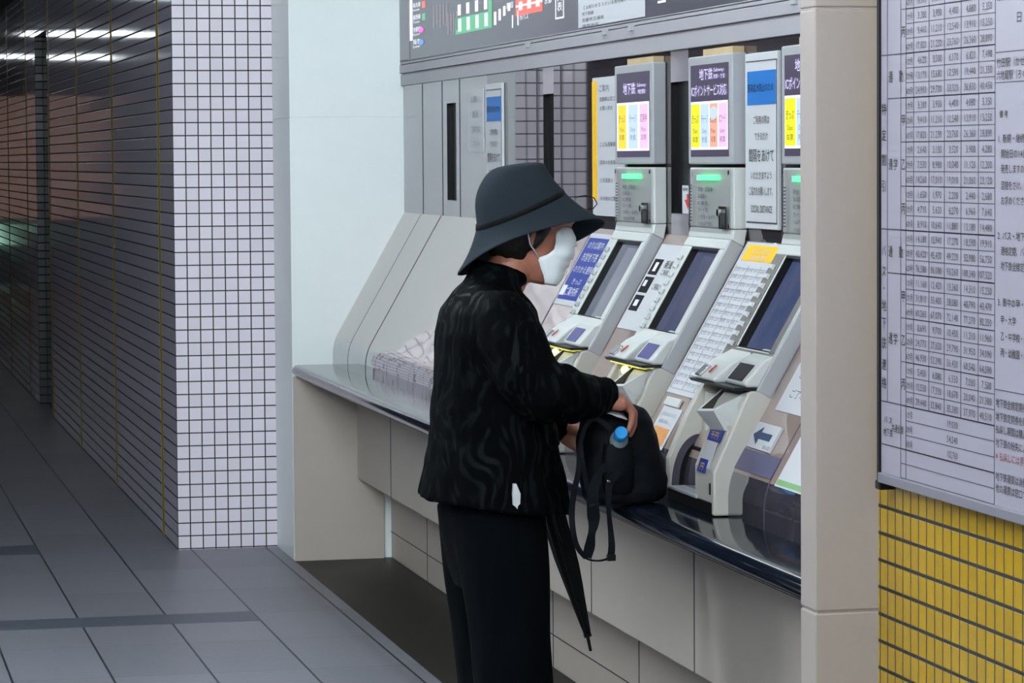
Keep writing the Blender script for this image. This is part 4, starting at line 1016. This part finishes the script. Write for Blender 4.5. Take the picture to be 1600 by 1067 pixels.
# trousers
b = MB()
b.loft([ring(1.475, YP, .86, .105, .160), ring(1.468, YP, .76, .112, .166), ring(1.470, YP, .68, .108, .168), ring(1.476, YP, .60, .096, .160), ring(1.480, YP, .56, .088, .145)])
for sy in (-1, 1):
    b.loft([ring(1.470, YP+sy*.08, .74, .106, .090), ring(1.480, YP+sy*.09, .60, .100, .090), ring(1.492, YP+sy*.096, .45, .091, .086), ring(1.502, YP+sy*.100, .30, .088, .083), ring(1.506, YP+sy*.102, .16, .088, .081), ring(1.506, YP+sy*.102, .055, .088, .081)])
me = remesh(b, .006, 5)
for v, nn_ in zip(me.vertices, [w_.normal.copy() for w_ in me.vertices]):
    p = v.co; v.co += nn_*(.006*mnoise.noise(Vector((p.x*10, p.y*10, p.z*4)))+.003*mnoise.noise(Vector((p.x*30, p.y*30, p.z*6))))
link('trousers', me, 'trousers', pe, smooth='all', fix=False)
for sy in (-1, 1):
    b = MB(); yy = YP+sy*.105
    b.loft([[Vector((1.555+(x_-.5)*.0+dx, yy+dy, z_)) for dx, dy in [(.125*math.cos(t)*sx, .045*math.sin(t)*sx) for t in [2*math.pi*i/28 for i in range(28)]]] for z_, sx in ((.0, .95), (.012, 1.0), (.02, 1.0), (.035, .97), (.055, .86), (.075, .62))] if 0 else [ring(1.560, yy, z_, .125*sx, .046*sx, 28) for z_, sx in ((.0, .95), (.010, 1.0), (.02, 1.0), (.035, .98))]+[ring(1.545, yy, .06, .098, .043, 28), ring(1.52, yy, .085, .062, .039, 28)])
    sh = link('shoe', b.mesh('shoe'), 'shoe', pe, smooth=True)

# ------------------------------------------------------------------ bag, bottle, tissue, umbrella
bg_ = thing('backpack', (1.785, 6.80, ZC), 'black nylon backpack standing on the counter under the hand', 'bag')
b = MB()
rs = []
for z, cx, a, bb in ((.7462, 1.768, .074, .058), (.7495, 1.767, .086, .066), (.765, 1.766, .094, .071), (.80, 1.763, .096, .073), (.85, 1.757, .094, .072), (.90, 1.750, .088, .068), (.935, 1.746, .080, .060), (.955, 1.743, .070, .046), (.964, 1.742, .054, .03)):
    rs.append(ring(cx, 6.80, z, a, bb, 40, tx=.004, e=.78))
b.loft(rs)
me = remesh(b, .006, 3)
for v, nn_ in zip(me.vertices, [w_.normal.copy() for w_ in me.vertices]):
    p = v.co
    if p.z > .752: v.co += nn_*(.006*mnoise.noise(p*16)+.003*mnoise.noise(p*40))
link('bag_body', me, 'bag', bg_, smooth='all', fix=False)
b = MB(); b.loft([ring(1.735, 6.7335, z, a, bb, 24, e=.8) for z, a, bb in ((.775, .030, .014), (.79, .036, .018), (.85, .036, .020), (.885, .033, .018))])
link('side_pocket', b.mesh('side_pocket'), 'bag', bg_, smooth=True)
def strap(name, xz, w_, y=6.66, th=.0012, wob=.004):
    b = MB(); P_ = [Vector((x_, y+wob*math.sin(2.1*i), z_)) for i, (x_, z_) in enumerate(xz)]
    # round the polyline off
    for _ in range(2):
        Q = [P_[0]]
        for a_, c_ in zip(P_[:-1], P_[1:]): Q += [a_.lerp(c_, .25), a_.lerp(c_, .75)]
        P_ = Q+[P_[-1]]
    rings = []; m_ = len(P_)
    for i, p in enumerate(P_):
        t = (P_[min(i+1, m_-1)]-P_[max(i-1, 0)]).normalized(); side = t.cross(Vector((0, 1, 0))).normalized(); n_ = t.cross(side).normalized()
        q = i/(m_-1)*(len(w_)-1); k = min(int(q), len(w_)-2); ww = (w_[k]*(1-q+k)+w_[k+1]*(q-k))/2
        rings.append([p+side*ww+n_*th, p-side*ww+n_*th, p-side*ww-n_*th, p+side*ww-n_*th])
    b.loft(rings); return link(name, b.mesh(name), 'bag', bg_, smooth=False)
strap('strap', [(1.700, .925), (1.668, .952), (1.642, .937), (1.632, .900), (1.630, .878), (1.626, .833), (1.6175, .796), (1.6104, .751), (1.612, .700), (1.622, .665), (1.642, .642)], [.012, .010, .010, .012, .014, .012, .010])
strap('strap', [(1.636, .910), (1.632, .895), (1.6345, .857), (1.6405, .822), (1.652, .779), (1.656, .755)], [.008, .010, .014])
strap('strap', [(1.690, .845), (1.668, .825), (1.657, .780), (1.659, .745), (1.662, .718), (1.6535, .691), (1.652, .669), (1.645, .642)], [.016, .018, .026, .029, .016, .024, .020])
strap('strap', [(1.720, .830), (1.6965, .810), (1.6925, .775), (1.695, .734), (1.7005, .690), (1.7005, .663), (1.698, .638)], [.018, .016, .010, .015, .017])
strap('strap', [(1.640, .642), (1.6563, .6345), (1.6792, .6345), (1.704, .643)], [.005, .004, .006])
b = MB(); b.box(1.6895, 1.7095, 6.655, 6.667, .633, .648); link('buckle', b.mesh('buckle'), 'black', bg_, bevel=.002)
b = MB(); b.box(1.690, 1.697, 6.655, 6.662, .806, .812); link('buckle', b.mesh('buckle'), 'chrome', bg_, bevel=.001)

bt = thing('water_bottle', (1.737, 6.735, .80), 'clear drink bottle with a bright blue cap in the backpack pocket', 'bottle')
ax_ = Vector((-.12, -.90, .42)).normalized()
def axial(c_, prof_, n=24):
    u_ = ax_.cross(Vector((1, 0, 0))).normalized(); v_ = ax_.cross(u_)
    return [[Vector(c_)+ax_*h_+(u_*math.cos(2*math.pi*i/n)+v_*math.sin(2*math.pi*i/n))*r_ for i in range(n)] for h_, r_ in prof_]
cb = Vector((1.7315, 6.6950, .9085))
b = MB(); b.loft(axial(cb, [(-.055, .020), (-.035, .021), (-.022, .019), (-.014, .0150), (-.001, .0150)]))
link('bottle_body', b.mesh('bottle_body'), 'bottle', bt, smooth=True)
b = MB(); b.loft(axial(cb, [(-.006, .0158), (.0, .0160), (.012, .0152), (.0145, .0135)]))
link('bottle_cap', b.mesh('bottle_cap'), 'cap', bt, smooth=True)
b = MB(); q0 = Vector((1.700, 6.700, .944)); gr = []
for i in range(5):
    for j in range(4):
        gr.append(q0+Vector((.012*i, .012*j-.006*mnoise.noise(Vector((i, j, 0))), .012-.004*i+.009*j*.5+.004*mnoise.noise(Vector((i*.7, j*.7, 3))))))
b.add(gr, [(i*4+j, i*4+j+1, (i+1)*4+j+1, (i+1)*4+j) for i in range(4) for j in range(3)])
ts = link('paper_tissue', b.mesh('paper_tissue'), 'paper', None, smooth='all', base=tuple(q0)); tag(ts, 'crumpled white tissue tucked in the bag under the hand', 'tissue')
ts.modifiers.new('t', 'SOLIDIFY').thickness = .0012

um = thing('umbrella', (1.72, 7.085, .40), 'folded black umbrella hanging point down beside the straps', 'umbrella')
b = MB(); UA = [(1.6560, .790, .012), (1.6590, .755, .021), (1.6640, .713, .0275), (1.6740, .670, .0285), (1.6860, .630, .0280), (1.7000, .580, .0265), (1.7130, .535, .0225), (1.7240, .495, .0180), (1.7430, .428, .0110), (1.7495, .404, .008)]
rings = []
for k, (x_, z_, r_) in enumerate(UA):
    rings.append([Vector((x_, 7.085, z_))+Vector((math.cos(t), math.sin(t), -.2*math.cos(t)))*r_*(1+.10*math.cos(8*t+k*.35)) for t in [2*math.pi*i/64 for i in range(64)]])
b.loft(rings); link('canopy', b.mesh('canopy'), 'umbrella', um, smooth='all')
b = MB(); b.tube([(1.7485, 7.085, .408), (1.7570, 7.085, .366)], [.0045, .0036], 12); link('ferrule', b.mesh('ferrule'), 'black', um, smooth=True)
b = MB(); b.tube([(1.7490, 7.085, .4070), (1.7508, 7.085, .4000)], [.0095, .0095], 16); link('tip_cup', b.mesh('tip_cup'), 'black', um, smooth=True)
b = MB(); b.tube([(1.657, 7.085, .79), (1.660, 7.088, .86), (1.668, 7.10, .92), (1.672, 7.125, .955), (1.685, 7.135, .965), (1.70, 7.125, .955), (1.704, 7.105, .93)], [.006, .008, .009, .009, .009, .009, .008], 12); link('handle', b.mesh('handle'), 'black', um, smooth='all')
b = MB(); b.tube([(1.664, 7.0545, .705), (1.676, 7.054, .66), (1.690, 7.056, .62)], [.004, .006, .004], 8); link('closing_strap', b.mesh('closing_strap'), 'umbrella', um)
